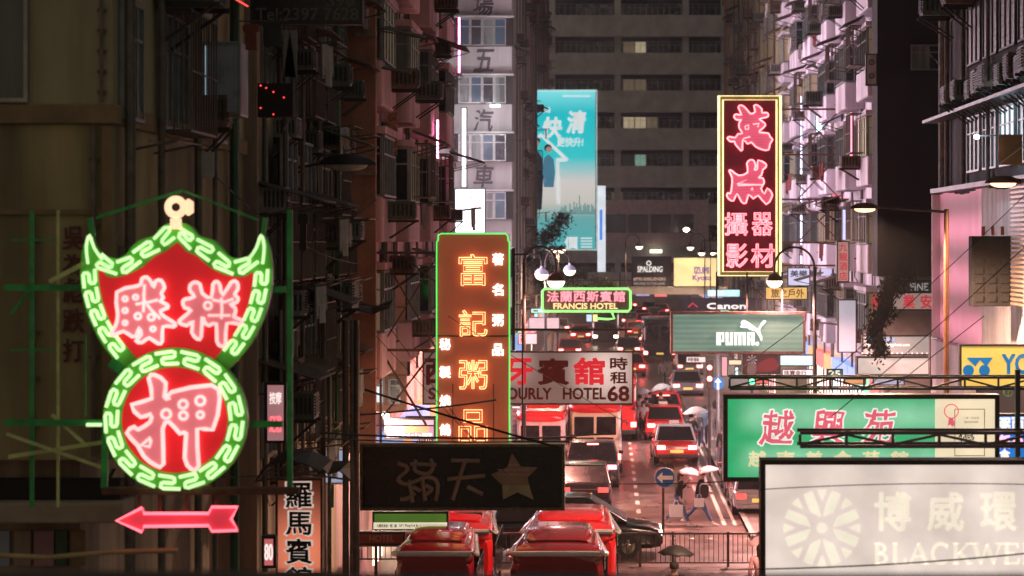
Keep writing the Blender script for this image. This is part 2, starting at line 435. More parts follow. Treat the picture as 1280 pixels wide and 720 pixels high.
def clutter(b, X, d0, d1, z0, z1, side, fl=3.0, bay=2.6, seed=1, dens=1.0, lit=.08, cool=False, bays=False, wmat=None, cols=2):
    """windows, awnings, racks, air conditioners and pipes along a street wall; side=+1: the wall looks to +x (left of the street)"""
    rnd = random.Random(seed); rz = R(90) if side > 0 else R(-90)
    nb = max(1, int((d1-d0)/bay)); bw = (d1-d0)/nb; nf = int((z1-z0)/fl)
    for f in range(nf):
        z = z0+f*fl
        for i in range(nb):
            y = d0+bw*(i+.5); prot = 0
            if bays and i % 2 == 0:
                prot = .75; xa, xb = X, X+side*prot
                MB().box(xa, xb, y-bw*.47, y+bw*.47, z-.25, z+.75).build('bay_parapet', wmat, b, bevel=.06)
                MB().box(xa, xb+side*.06, y-bw*.49, y+bw*.49, z+2.15, z+2.3).build('bay_hood', wmat, b)
                window(b, (X+side*(prot-.38), y-bw*.40, z+.76), 0, .7, 1.36, 2, rnd.choice([M_glass, M_curtain, M_litdim]))
                window(b, (X+side*(prot-.05), y, z+.76), rz, bw*.8, 1.36, 4, M_litwin if rnd.random() < lit else None)
            else:
                r = rnd.random()
                window(b, (X+side*.01, y, z+.9), rz, min(1.9, bw*.7), 1.3, 3, (M_litcool if cool else M_litwin) if r < lit else None)
            if rnd.random() < .55*dens: ac(b, (X+side*prot, y+rnd.uniform(-.9, .9), z+rnd.choice([.2, .35, 2.0])), rz, rnd.uniform(.9, 1.25))
            if rnd.random() < .30*dens: part_simple('window_cage', 'cage', f_cage, M_rackm, b, (X+side*(prot+.02), y, z+.88), rz)
            if rnd.random() < .34*dens: part_simple('awning', 'awn', f_awn, M_canopy, b, (X+side*prot, y, z+2.25), rz, (1, rnd.uniform(.8, 1.4), 1))
            if rnd.random() < .30*dens:
                o = part_simple('drying_rack', 'rack', f_rack, M_rackm, b, (X+side*prot, y, z+.7), rz)
                if rnd.random() < .7:
                    mt = rnd.choice(M_laundry); q = bpy.data.objects.new('hanging_cloth', pmesh('cloth'+mt.name, f_cloth, mt)); COL.objects.link(q); q.parent = o
    for i in range(nb+1):
        y = d0+bw*i+.2
        if y > d1: break
        for _ in range(rnd.choice([1, 2, 2])):
            yy = y+rnd.uniform(-.3, .3); x = X+side*rnd.uniform(.06, .14)
            pipe(b, [(x, yy, z0-1), (x, yy, z1)], rnd.uniform(.03, .06), rnd.choice([M_pipe, M_pipe, M_greenpipe, M_rackm]))
    # branch pipes
    for _ in range(int(nf*nb*.3)):
        yy = rnd.uniform(d0, d1); zz = rnd.uniform(z0, z1-2); x = X+side*.12
        pipe(b, [(x, yy, zz), (x+side*.04, yy+.5, zz+.25), (x+side*.04, yy+1.1, zz+.3), (x, yy+1.15, zz+1.4)], .025)

M_black_ = pm('crack_shadow', (.02, .015, .01), .9)
# ---- left 1: near cream and yellow corner block
b = thing('corner_building', 'near yellow plaster block with painted red characters behind the green pawn shop neon', 'building', (-8, 33, 0))
S1 = 102.5; D1 = F/S1
def ZZ(py, s=S1): return H-(py-VY)/s
MB().box(-15, -6.0, D1, 40, ZZ(130), 40).build('upper_wall', M_cream, b)
MB().box(-15, -5.94, D1-.06, 40, ZZ(155), ZZ(130)-.003).build('string_course', M_brown, b, bevel=.02)
MB().box(-15, -6.0, D1+.02, 40, ZZ(575), ZZ(155)-.003).build('lower_wall', M_yel, b)
MB().box(-15, -6.06, D1-.03, D1+.02, ZZ(262), ZZ(268)-.14+.14).build('wall_joint', M_brown, b)
MB().box(-6.12, -6.0, D1-.035, D1+.02, ZZ(570), ZZ(158)).build('corner_strip', M_brown, b)
MB().box(-15, -6.5, D1+.5, 40, -.1, ZZ(575)-.003).build('ground_floor_wall', M_drab, b)
MB().box(-15, -5.8, D1-.35, D1+.4, ZZ(650), ZZ(625)).build('canopy_beam', pm('canopy_concrete', (.35, .28, .2), .8), b, bevel=.02)
MB().box(-15, -5.9, D1-.02, D1+.3, ZZ(624)+.0, ZZ(600)).build('sign_board', M_darkw, b)
for i, (a, c, mt) in enumerate(((0, 14, M_greyw), (16, 34, pm('pale_blue_shutter', (.3, .36, .42), .5)), (40, 60, M_drab), (64, 88, pm('dull_pink_panel', (.35, .18, .19), .6)), (90, 104, M_greenpipe), (108, 126, M_brown))):
    p = W(a, 652, 98); q = W(c, 695, 98); MB().box(p.x, q.x, D1+.42, D1+.49, q.z, p.z-.003).build('shutter_panel', mt, b)
for px0, wd in ((8, 1.35), ):
    window(b, (W(8, 0, S1).x-.4, D1-.01, ZZ(128)), 0, 1.35, 1.9, 3, M_curtain)
    window(b, (W(8, 0, S1).x-.4, D1-.01, ZZ(128)+3), 0, 1.35, 1.9, 3, M_curtain)
m = MB()
for ch, y0, y1 in (('吳', 284, 312), ('為', 318, 344), ('彪', 348, 378), ('跌', 386, 416), ('打', 424, 452)):
    text(m, ch, (79, y0, 105, y1), S1, .035-.02, bold=.02, jit=1.5)
m.build('painted_characters', pm('faded_red_paint', (.13, .03, .03), .7), b)
for px_, y0, y1, r_ in ((118, 158, 570, .03), (44, 272, 560, .02), (128, 0, 128, .025)):
    p, q = W(px_, y0, S1), W(px_, y1, S1); MB().tube([(p.x, D1-.06, p.z), (q.x, D1-.06, q.z)], r_, n=8).build('pipe', M_pipe, b)
    for k in range(5): zc = p.z+(q.z-p.z)*(k+.5)/5; MB().box(p.x-.05, p.x+.05, D1-.07, D1+.01, zc-.02, zc+.02).build('pipe_clip', M_rackm, b)
# street side of it
for zf in (10.3, 13.4, 7.2):
    window(b, (-5.99, 30.3, zf), R(90), 1.3, 1.5, 3, M_curtain); window(b, (-5.99, 33.2, zf), R(90), 2.2, 1.6, 5, M_curtain)
    part_simple('window_cage', 'cage', f_cage, M_rackm, b, (-5.98, 33.2, zf-.05), R(90), (1.4, 1, 1.2))
    part_simple('drying_rack', 'rack', f_rack, M_rackm, b, (-5.98, 31.2, zf-.35), R(90), (1, .6, 1))
    ac(b, (-5.98, 35.6, zf+.1), R(90), 1.1); window(b, (-5.99, 37.2, zf), R(90), 1.2, 1.4, 2)
ac(b, (-5.95, 32.4, 11.9), R(90), 1.5)
for yy, r in ((29.7, .05), (29.95, .035), (31.9, .05), (34.8, .06), (36.3, .04), (38.2, .08)):
    pipe(b, [(-5.88, yy, 0), (-5.88, yy, 30)], r, M_greenpipe if r > .07 else M_pipe)
# glazed box jutting out (greyish window seen end on)
g = MB(); g.box(-5.95, -5.35, 35.35, 36.1, ZZ(146, 84), ZZ(54, 84)); o = g.build('window_box', M_frame, b, bevel=.02)
MB().box(-5.9, -5.40, 35.33, 35.345, ZZ(141, 84), ZZ(60, 84)).build('pane', pm('frosted_pane', (.32, .36, .40), .3), o)
MB().box(-5.88, -5.84, 35.31, 35.328, ZZ(141, 84), ZZ(60, 84)).build('tube_light', em('pale_strip_light', (.6, .9, 1), .5), o)

# ---- left 2: dim tenement
b = thing('tenement_building', 'dark tenement crowded with racks, laundry and cages behind the unlit telephone sign', 'building', (-8, 45, 0))
MB().box(-15, -5.8, 40.1, 52, 0, 40).build('wall', M_drab, b)
clutter(b, -5.8, 40.2, 52, 4.2, 26, 1, 3.0, 1.9, 11, 1.9, .03)
clutter(b, -5.55, 40.6, 51.5, 5.4, 22, 1, 3.0, 2.7, 12, 1.2, 0)
# ---- left 3: red brown gable and pink bays
b = thing('bay_window_building', 'tenement with red brown gable wall and pinkish bay windows left of the grey block', 'building', (-7, 66, 0))
MB().box(-15, -5.6, 52.05, 82, 5.2, 40).build('wall', M_pinkw, b)
MB().box(-15, -4.93, 51.8, 52.045, 4.2, 40).build('gable_wall', M_brick, b)
MB().box(-15, -5.9, 52.2, 82, 0, 5.19).build('ground_floor_wall', M_pinkw, b)
for z in (7.3, 10.3, 13.3, 16.3, 19.3):
    MB().box(-5.35, -4.9, 51.5, 51.79, z-.1, z).build('ledge', M_drab, b)
clutter(b, -5.6, 52.5, 81.5, 6.0, 27, 1, 3.0, 3.6, 5, 1.35, .06, bays=True, wmat=M_pinkw)
for px0, py0, px1, py1 in ((403, 115, 420, 121), (403, 127, 420, 135), (403, 137, 420, 142)):
    panel(m := MB(), px0, py0, px1, py1, 57.75, .01, .02); m.build('lit_vent', em('vent_light', (1, .9, .75), .9), b)
m = MB(); panel(m, 403, 147, 418, 158, 57.75, .01, .02); m.build('teal_light', em('teal_panel', (.1, .6, .6), .5), b)
m = MB(); panel(m, 485, 138, 497, 194, 54, .03, .1); m.build('patterned_screen', pm('orange_screen', (.55, .25, .16), .6, 0, .8, 14), b)
# podium seen through the scaffold, facing the viewer
MB().box(-7.2, -4.97, 60.0, 60.5, 4.5, 8.0).build('podium_wall', pm('warm_podium_wall', (.45, .27, .20), .7, 0, .2), b)
for i in range(3):
    MB().box(-7.2, -4.96, 59.96, 59.995, 5.4+i*.85, 5.45+i*.85).build('podium_ledge', M_brown, b)
for i in range(5): window(b, (-6.9+i*.42, 59.94, 4.7), 0, .32, .65, 1, M_litcool if i % 2 else M_glass)
# ---- left 4: grey block with painted 汽車
b = thing('garage_building', 'pale grey block with black characters painted between rounded window bands', 'building', (-7, 135, 0))
MB().box(-14, -4.8, 125, 156, 0, 55).build('wall', M_greyw, b)
fl = 72/24.0
for k in range(7):
    zc = H+(300-185)/24.0+(k-3)*fl    # window band centre
    MB().box(-8, -4.72, 124.5, 124.99, zc-.72, zc+.72).build('window_band', M_darkw, b)
    for i in range(4): window(b, (-7.25+i*.62, 124.49, zc-.7), 0, .6, 1.4, 1, [M_glass, M_curtain, glass('blue_glass', (.03, .07, .10))][(i+k) % 3])
    MB().box(-8, -4.66, 124.3, 125, zc+.73, zc+.83).build('band_hood', M_greyw, b)
for ch, pc in (('場', 5), ('五', 75), ('汽', 150), ('車', 220)):
    m = MB(); text(m, ch, (592, pc-13, 617, pc+14), 24, .012, bold=.02, jit=1.6, shear=.15); m.build('painted_character', pm('black_wall_paint', (.035, .03, .035), .7), b)
clutter(b, -4.9, 126, 156, 4.6, 26, 1, 3.0, 4.5, 21, .9, .05)
# ---- left 5: reddish dark block further off and a low pale one
b = thing('brown_building', 'dark reddish brown block behind the top of the teal banner', 'building', (-8, 180, 0))
MB().box(-16, -4.9, 160, 215, 0, 55).build('wall', M_brick, b)
clutter(b, -4.9, 162, 214, 4, 40, 1, 3.0, 7, 31, .7, .05)
b = thing('shop_building', 'low pale shop block beyond the teal banner', 'building', (-8, 240, 0))
MB().box(-22, -5.4, 216, 290, 0, 16).build('wall', M_whitew, b)
for i in range(8): window(b, (-5.39, 220+i*9, 5), R(90), 5, 1.8, 4, M_litcool)

# ---- end of the street: office slab
b = thing('office_building', 'large dark office slab with long horizontal window bands closing the street', 'building', (4, 310, 0))
MB().box(-16, 26, 300, 340, 0, 60).build('wall', M_office, b)
s = 10.0
for k in range(8):
    yt = 5+47*k; z1 = ZZ(yt, s); z0 = ZZ(yt+15, s)
    MB().box(-12, 24, 298.6, 299.99, z0-2.65, z0).build('spandrel', M_office, b)
    MB().box(-12, 24, 299.9, 299.995, z0+.01, z0+2.04).build('window_band', M_darkw, b)  # window recess, carried up as a dark strip for the slab's shadow
    for i in range(16):
        px0 = 692+i*14.5; lit = {(1, 7): M_litwin, (1, 6): M_litdim, (2, 7): M_litdim, (2, 6): M_litdim, (3, 6): M_litwin, (3, 7): M_litwin, (3, 8): M_litdim, (4, 6): pm('x1', (.1, .2, .15)), (4, 7): em('green_lit_room', (.5, .9, .7), .3), (5, 5): M_litdim}
        window(b, ((px0+7-VX)/s, 299.88, z0+.02), 0, 1.42, 1.48, 2, lit.get((k, i), M_glass))
    for cx in (690, 772, 857, 905): MB().box((cx-4-VX)/s, (cx+4-VX)/s, 299.5, 299.97, z0+.01, z0+2.03).build('column', M_office, b)
for k in range(4):
    m = MB(); p = W(757+k*28, 268, s); q = W(782+k*28, 291, s); m.box(p.x, q.x, 298.2, 298.5, q.z, p.z)
    m.build('window', glass('shop_window_far', (.05, .05, .06)), b)
m = MB(); panel(m, 750, 250, 885, 307, s, .3, 1.7); m.build('white_fascia', pm('pale_fascia', (.62, .5, .48), .6), b)
m = MB(); panel(m, 735, 340, 900, 352, s, .3, 1.9); m.build('low_canopy', M_office, b)
m = MB(); panel(m, 812, 312, 827, 316, s, .2, 2.4); m.build('strip_light', em('office_strip', (1, .85, .65), 3), b)

# ---- right, far: yellowish flank
b = thing('yellow_building', 'tall dull yellow tenement rising behind the big red camera shop sign', 'building', (11, 150, 0))
MB().box(9.0, 20, 124, 175, 0, 55).build('wall', M_cream, b)
clutter(b, 9.0, 126, 170, 4, 40, -1, 3.0, 5, 41, 1.2, .06)
b = thing('distant_building', 'distant shadowed tenement at the far right end of the street', 'building', (12, 230, 0))
MB().box(14.5, 26, 176, 290, 0, 50).build('wall', M_brick, b)
for i in range(9):
    for k in range(5): window(b, (14.49, 182+i*11, 6+k*4), R(-90), 5, 1.8, 4)
# ---- right, bright bays
b = thing('bright_bay_building', 'brightly lit white and pink tenement with bays and racks right of the camera shop sign', 'building', (10, 100, 0))
MB().box(9.65, 20, 80.6, 123, 4.2, 45).build('wall', M_whitew, b)
MB().box(10.4, 20, 80.6, 123, 0, 4.19).build('ground_floor_wall', M_whitew, b)
clutter(b, 9.65, 81, 123, 4.9, 26, -1, 3.0, 3.8, 53, 1.3, .16, cool=True, bays=True, wmat=M_whitew)
# ---- right, dark gable
b = thing('dark_gable_building', 'blank dark grey gable wall with one small window, right side of the street', 'building', (12, 79.5, 0))
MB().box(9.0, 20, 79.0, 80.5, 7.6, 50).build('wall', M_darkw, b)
MB().box(9.2, 20, 78.95, 80.4, 0, 7.58).build('podium_wall', pm('podium_grey', (.12, .11, .10), .7), b)
window(b, (W(1150, 70, 38).x, 78.98, ZZ(88, 38)), 0, .62, .85, 2)
window(b, (W(1167, 70, 38).x, 78.98, ZZ(88, 38)), 0, .5, .85, 1, M_glass)
# ---- right, near: shuttered upper floors above white corrugated sheet
b = thing('corrugated_building', 'near right block with white corrugated cladding under caged brick windows', 'building', (10, 57, 0))
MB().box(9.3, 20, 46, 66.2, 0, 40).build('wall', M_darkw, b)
x0 = 9.0
m = MB(); y = 46.3; i = 0
M_corr = pm('white_corrugated_sheet', (.78, .70, .70), .4, .1, .18, 3, .05, 1, .25)
M_pinkrefl = em('pink_reflection_sheet', (1, .28, .44), .62, (.6, .4, .45), (2, 1.25, .8))  # emissive bands paint in pink neon reflected on the sheets
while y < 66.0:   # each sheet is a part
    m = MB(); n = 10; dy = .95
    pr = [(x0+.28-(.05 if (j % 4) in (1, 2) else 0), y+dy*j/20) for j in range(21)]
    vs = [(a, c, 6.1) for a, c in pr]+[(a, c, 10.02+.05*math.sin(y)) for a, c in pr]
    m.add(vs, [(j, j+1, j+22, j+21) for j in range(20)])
    o = m.build('cladding_sheet', M_pinkrefl if y > 58.6 else M_corr, b, fixn=False); sd = o.modifiers.new('s', 'SOLIDIFY'); sd.thickness = .004
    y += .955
MB().box(9.02, 9.3, 66.0, 66.06, 6.1, 10.05).build('cladding_end', M_corr, b)
M_gb = pm('glass_block', (.18, .13, .12), .4, 0, .3, 9, .1)
for yb in range(6):
    yy = 47.5+yb*2.5
    for zz in (13.2, 16.6):
        o = inst('window', pmesh('bigwin', f_window(2.1, 2.2, 3), M_steel), b, (9.29, yy, zz), R(-90))
        me = pmesh('tilepane', lambda m: [m.box(-1.0+.2*i+.006, -.8+.2*i-.006, -.03, -.01, .05+.13*j, .05+.13*j+.12) for i in range(10) for j in range(16)], M_gb)
        q = bpy.data.objects.new('tile_infill', me); COL.objects.link(q); q.parent = o; q['kind'] = 'stuff'
    ac(b, (9.25, yy-.5, 12.2), R(-90), 1.3); ac(b, (9.25, yy+.5, 12.15), R(-90), 1.2)
    window(b, (9.28, yy, 10.5), R(-90), 2.0, 1.4, 3, M_litcool if yb == 3 else M_curtain)
MB().box(8.75, 9.28, 46.2, 66, 12.0, 12.08).build('ledge', M_black, b)
MB().box(8.97, 9.28, 46.2, 66, 9.95+.13, 10.2).build('ledge', M_black, b)
for yy, r in ((65.2, .12), (64.4, .07), (61.5, .06), (57.5, .05)): pipe(b, [(9.2, yy, 10.1), (9.2, yy, 34)], r, M_acbox if r > .1 else M_pipe)
for yy in (63.2, 60.1): ac(b, (9.2, yy, 14.6), R(-90), 1.5)
m = MB(); panel(m, 1181, 163, 1211, 246, 46, .5, 0); m.build('duct_box', M_brick, b)
MB().box(9.0, 9.3, 60, 66.1, .13, 6.08).build('white_pier', M_whitew, b)
# louvres
m = MB()
for i in range(26): m.box(8.82, 8.98, 49.2, 52.1, 7.4+i*.1, 7.45+i*.1)
m.build('louvre', pm('brass_louvre', (.4, .28, .18), .4, .5), b)
# ================================================================== SIGNS
# ---- pawn shop neon: bat above coin
s = 110.0; K = 100/s
t = thing('pawn_shop_sign', 'red pawn shop neon shaped like a bat over a coin with green fret border', 'neon sign', W(220, 613, s))
M_redpan = em('red_glow_panel', (1, .02, .03), .36, (.75, .02, .03))  # self-glow stands in for neon light falling on the red panels
M_greenpan = pm('green_enamel', (.16, .62, .07), .4, 0, .15, 3, .05)
M_greensteel = pm('green_painted_steel', (.04, .38, .09), .5, .1, .4, 5)
M_palesteel = pm('pale_painted_steel', (.6, .66, .26), .5, .1, .3, 5)
half = [(113,290),(118,306),(129,319),(146,323),(157,318),(164,309),(173,301),(184,297),(193,294),(199,286),(208,280),(220,278)]
side = [(104,308),(100,340),(103,370),(112,400),(127,430),(145,452),(160,466)]
mir = lambda L: [(440-x, y) for x, y in L]
outer = half+mir(half[:-1])[::-1]
top = spline([W(x, y, s) for x, y in outer], False, 3)
rs = spline([W(x, y, s) for x, y in [outer[-1]]+mir(side)], False, 3)
ls = spline([W(x, y, s) for x, y in side[::-1]+[outer[0]]], False, 3)
body = top+rs[1:]+ls[:-1]
def shift(ps, y): return [Vector((p.x, p.y-y, p.z)) for p in ps]
def solid(mb, ps, y0, y1):
    n = len(ps); mb.prism([(p.x, p.z) for p in ps], y0, y1); return mb
Ys = F/s
solid(MB(), body, Ys, Ys+.16).build('bat_backing', M_greenpan, t)
red = [(124,330),(124,352),(128,375),(137,400),(150,422),(163,438),(180,456),(220,470),(260,456),(277,438),(290,422),(303,400),(312,375),(316,352),(316,340),(306,346),(285,345),(262,334),(246,320),(232,314),(222,303),(208,314),(194,320),(178,334),(155,345),(134,346)]
rp = spline([W(x, y, s) for x, y in red], True, 2)
solid(MB(), rp, Ys-.012, Ys-.004).build('bat_panel', M_redpan, t)
cc = W(219.5, 524.5, s); rad = .90*K
solid(MB(), ring(cc, rad, 48), Ys-.05, Ys+.12).build('coin_backing', M_greenpan, t)
solid(MB(), ring(cc, .66*K, 48), Ys-.062, Ys-.054).build('coin_panel', M_redpan, t)
def fret(mb, path, hw, n, r, closed=False, flip=1):
    """interlocking s-shaped tubes along a band of half width hw"""
    L = [0]
    P = path+[path[0]] if closed else path
    for a, c in zip(P, P[1:]): L.append(L[-1]+(c-a).length)
    def at(u, v):
        d = u*L[-1]; i = max(1, min(len(P)-1, next((k for k in range(1, len(P)) if L[k] >= d), len(P)-1)))
        a, c = P[i-1], P[i]; f = (d-L[i-1])/max(1e-6, L[i]-L[i-1]); q = a.lerp(c, f)
        a2 = P[max(0, i-2)]; c2 = P[min(len(P)-1, i+1)]
        tt = (c2-a2).normalized(); nn = Vector((-tt.z, 0, tt.x)); return q+nn*v*hw*flip
    cell = [(.0, .76), (.68, .76), (.78, .64), (.78, .14), (.70, 0), (.30, 0), (.22, -.14), (.22, -.64), (.32, -.76), (1.0, -.76)]
    for i in range(n):
        mb.tube([at((i+u)/n, v) for u, v in cell], r, False, 6)
mid = [(122,322),(133,333),(150,335),(163,330),(172,321),(182,312),(194,307),(203,301),(209,292),(220,289),(231,292),(237,301),(246,307),(258,312),(268,321),(277,330),(290,335),(307,333),(318,322)]
m = MB(); fret(m, spline(shift([W(x, y, s) for x, y in mid], .05), False, 4), .098*K, 8, .0225*K); m.build('border_neon', M_neon_green, t)
for mm in (0, 1):
    sd_ = [(112,336),(113,352),(117,375),(127,402),(141,426),(154,443)]
    if mm: sd_ = mir(sd_)
    m = MB(); fret(m, spline(shift([W(x, y, s) for x, y in sd_], .05), False, 4), .098*K, 5, .0225*K); m.build('border_neon', M_neon_green, t)
    tip = [(111,330),(109,308),(113,294),(119,310),(129,325)]
    if mm: tip = mir(tip)
    MB().tube(spline(shift([W(x, y, s) for x, y in tip], .05), False, 3), .019*K).build('border_neon', M_neon_green, t)
m = MB(); fret(m, shift(ring(cc, .785*K, 72), .11), .098*K, 17, .0225*K, True); m.build('border_neon', M_neon_green, t)
M_charface = em('pink_glow_face', (1, .22, .25), .60, (.75, .22, .25))  # emission painted in for the light of the tubes beside the face
def neon_char(name, outline, holes, ox, oy, k, s, y, r, mat, face, parent, sm=2):
    q = px_poly(outline, ox, oy, k, s, y, sm)
    m = MB(); fill(m, [Vector((p.x, p.y+.012, p.z)) for p in q]); f = m.build(name, face, parent)
    m = MB(); m.tube(q, r, True, 6)
    for h in holes:
        if isinstance(h, tuple):
            c = Vector(((ox+h[0]/k-VX)/s, F/s-y, H-(oy+h[1]/k-VY)/s)); m.tube(ring(c, h[2]/k/s, 10), r*.8, True, 5)
        else: m.tube(px_poly(h, ox, oy, k, s, y, 1), r*.8, len(h) > 3 and h[0] != h[-1], 5)
    m.build('neon_tube', mat, f)
M_npc = em('pale_pink_neon', (1, .58, .55), 1.35)
neon_char('character', [(240,40),(310,90),(300,180),(330,190),(345,150),(600,105),(655,190),(610,390),(510,385),(520,620),(470,640),(430,570),(440,410),(400,415),(330,340),(290,385),(295,610),(240,615),(170,560),(130,490),(60,410),(110,370),(130,390),(210,340),(210,290),(150,310),(90,230),(220,190),(200,60)],
  [(312,290,30),(420,228,28),(422,300,26),(530,205,30),(530,295,22),[(210,440),(150,490),(205,500),(215,460)]], 150, 460, 5.14, s, .15, .026*K, M_npc, M_charface, t)
neon_char('character', [(130,180),(290,130),(345,110),(355,60),(400,45),(440,90),(462,135),(480,80),(530,75),(560,140),(530,190),(550,230),(520,260),(580,290),(590,320),(520,350),(560,400),(655,460),(640,490),(545,490),(540,620),(500,640),(420,590),(360,630),(300,620),(350,560),(330,500),(310,560),(270,580),(190,530),(100,570),(80,550),(120,480),(140,380)],
  [(205,240,22),(205,345,22),(320,395,28),(300,225,22),(440,405,30),(455,510,22),(205,455,20),[(380,110),(370,200),(380,270),(370,360)],[(300,290),(420,270),(500,250)],[(400,290),(440,340),(520,420)]], 130, 340, 7.2, s, .10, .023*K, M_npc, M_charface, t)
neon_char('character', [(140,120),(180,90),(230,110),(250,190),(330,230),(345,110),(380,85),(410,120),(430,210),(510,90),(560,90),(570,150),(540,200),(570,230),(560,270),(500,290),(545,320),(545,370),(530,400),(600,430),(590,470),(470,460),(460,640),(420,665),(380,620),(375,460),(310,480),(270,450),(250,400),(240,580),(205,600),(155,540),(165,440),(110,480),(40,450),(60,420),(150,340),(90,320),(75,260),(110,240),(180,220),(140,170)],
  [(300,300,34),[(420,230),(425,330),(420,420)],[(300,390),(390,390),(500,390)],[(340,250),(450,270),(530,240)]], 220, 340, 7.2, s, .10, .023*K, M_npc, M_charface, t)
# hook ring, arrow, steel
h = W(221, 259, s)
M_hook = em('pale_yellow_neon', (1, .60, .36), 1.6)
m = MB(); m.tube(ring(Vector((h.x, h.y-.06, h.z)), .09, 20), .041, True, 8); m.cyl((h.x, h.y-.06, h.z-.13), (h.x, h.y-.06, h.z-.25), .065); m.build('hook_ring', M_hook, t)
m = MB(); m.lathe((h.x+.13, h.y+.02, h.z), [(0, -.1), (.06, -.06), (.06, .06), (0, .1)], 10); m.build('cap', M_hook, t)
ar = [(147,650),(179,634),(181,641),(262,641),(266,633),(298,633),(290,648),(298,662),(266,663),(262,656),(181,657),(179,664)]
q = [W(x, y, s)-Vector((0, .05, 0)) for x, y in ar]
solid(MB(), q, Ys-.04, Ys+.04).build('arrow_box', em('red_arrow_box', (1, .06, .10), .5, (.5, .04, .06)), t)
MB().tube([Vector((p.x, Ys-.07, p.z)) for p in spline(q, True, 1)], .017, True).build('arrow_neon', em('coral_neon', (1, .12, .16), 3.2), t)
m = MB(); m.box(W(128, 0, s).x, W(374, 0, s).x, Ys-.06, Ys+.08, ZZ(618, s), ZZ(609, s)); m.build('base_beam', M_rust, t, bevel=.01)
for x in (174, 200, 233, 270): MB().cyl((W(x, 0, s).x, Ys, ZZ(619, s)), (W(x, 0, s).x, Ys, ZZ(640, s)), .02).build('hanger', M_rust, t)
for x0, y0, x1, y1, mt, wd, dy in ((361,262,361,612,M_greensteel,.06,.1),(27,262,27,640,M_greensteel,.045,.5),(60,262,60,640,M_palesteel,.03,.5),(132,520,130,610,M_greensteel,.07,.02),(110,272,114,296,M_greensteel,.06,.1),(330,272,327,300,M_greensteel,.05,.1),
      (0,360,100,360,M_greensteel,.07,.2),(0,530,132,530,M_greensteel,.07,.2),(312,531,352,531,M_greensteel,.07,.1),(340,362,356,362,M_greensteel,.07,.1),(117,272,225,238,M_greensteel,.035,.15),(225,238,320,275,M_greensteel,.025,.2),(62,352,104,330,M_palesteel,.05,0),(0,545,128,590,M_palesteel,.035,.3),(0,575,128,555,M_palesteel,.045,.4),(60,520,100,556,M_palesteel,.035,.2),
      (138,452,152,462,M_greensteel,.12,.05),(102,420,102,522,M_greensteel,.02,.2),(0,395,25,362,M_greensteel,.03,.5),(0,300,60,300,M_greensteel,.02,.5),(0,440,60,440,M_greensteel,.02,.5)):
    a, c = W(x0, y0, s), W(x1, y1, s); a.y += dy; c.y += dy
    MB().bar(a, c, wd).build('steel_bar', mt, t)
m = MB(); m.tube([W(128, 0, s)*1 for _ in range(0)] or [W(302, 612, s), W(285, 612, s)], .02)
# green glow on the scaffold comes from a lit tube behind the sign
MB().tube([W(105, 532, s)+Vector((0, .12, 0)), W(128, 532, s)+Vector((0, .12, 0))], .02).build('stray_neon', M_neon_green, t)

# ---- vertical congee shop sign
s = 60.0; Y0 = F/s
t = thing('congee_shop_sign', 'tall red brown congee shop neon sign outlined in thin green tube', 'neon sign', W(591, 560, s))
a, c = W(547, 293, s), W(636, 562, s)
MB().box(a.x, c.x, Y0, Y0+.35, c.z, a.z).build('sign_box', em('red_brown_lit_face', (1, .22, .11), .16, (.62, .16, .07)), t)  # faint emission put in for the neon's light on this panel
for px_ in (566, 617): MB().box(W(px_, 0, s).x-.01, W(px_, 0, s).x+.01, Y0-.006, Y0-.001, c.z, W(0, 480, s).z).build('seam', M_brown, t)
MB().box(a.x, c.x, Y0-.012, Y0-.001, ZZ(421, s), ZZ(419, s)).build('seam', M_brown, t)
fr = [(546,303),(548,300),(548,294),(552,292),(632,292),(635,295),(635,300),(637,303),(637,560),(546,560)]
MB().tube([W(x, y, s)-Vector((0, .06, 0)) for x, y in fr], .014, True).build('frame_neon', em('vivid_green_neon', (.10, 1, .16), 1.3), t)
M_orn = em('orange_neon', (1, .50, .20), 2.6)
for ch, y0, y1 in (('富', 318, 357), ('記', 388, 420), ('粥', 450, 486), ('品', 512, 553)):
    m = MB(); text(m, ch, (574, y0, 609, y1), s, .07, tube=.011, bold=.022); m.build('neon_character', M_orn, t)
for ch, y0 in (('著', 317), ('名', 355), ('粥', 393), ('品', 430)):
    m = MB(); text(m, ch, (616, y0, 629, y0+14), s, .05, bold=.035); m.build('lit_character', M_neon_white, t)
for ch, y0 in (('秘', 423), ('製', 458), ('燒', 494), ('鴿', 530)):
    m = MB(); text(m, ch, (550, y0, 563, y0+14), s, .05, bold=.035); m.build('lit_character', M_neon_white, t)

# ---- unlit black sign with star
s = 65.0; Y0 = F/s
t = thing('unlit_star_sign', 'unlit black signboard with two tube characters and a brown star', 'sign', W(578, 638, s))
m = MB(); panel(m, 453, 558, 703, 636, s, .3); m.build('sign_box', pm('black_acrylic', (.012, .011, .010), .25, 0, .3), t)
m = MB(); frame(m, 450, 555, 706, 638, s, .055, .36, .03); m.build('sign_frame', pm('worn_brass_frame', (.16, .13, .07), .35, .7, .5, 8), t)
M_dtube = pm('dead_neon_tube', (.42, .18, .14), .45, 0, .2); M_dtube2 = pm('dead_neon_edge', (.30, .19, .14), .45)
def strokes(lst, nm):
    m = MB(); m2 = MB()
    for st_ in lst:
        q = px_poly(st_, 490, 565, 10.28, s, .05, 4, False)
        m.tube([Vector((p.x, p.y-.01, p.z)) for p in q], .028, False, 8); m2.tube(q, .042, False, 8)
    o = m2.build(nm, M_dtube2, t); m.build('tube_core', M_dtube, o)
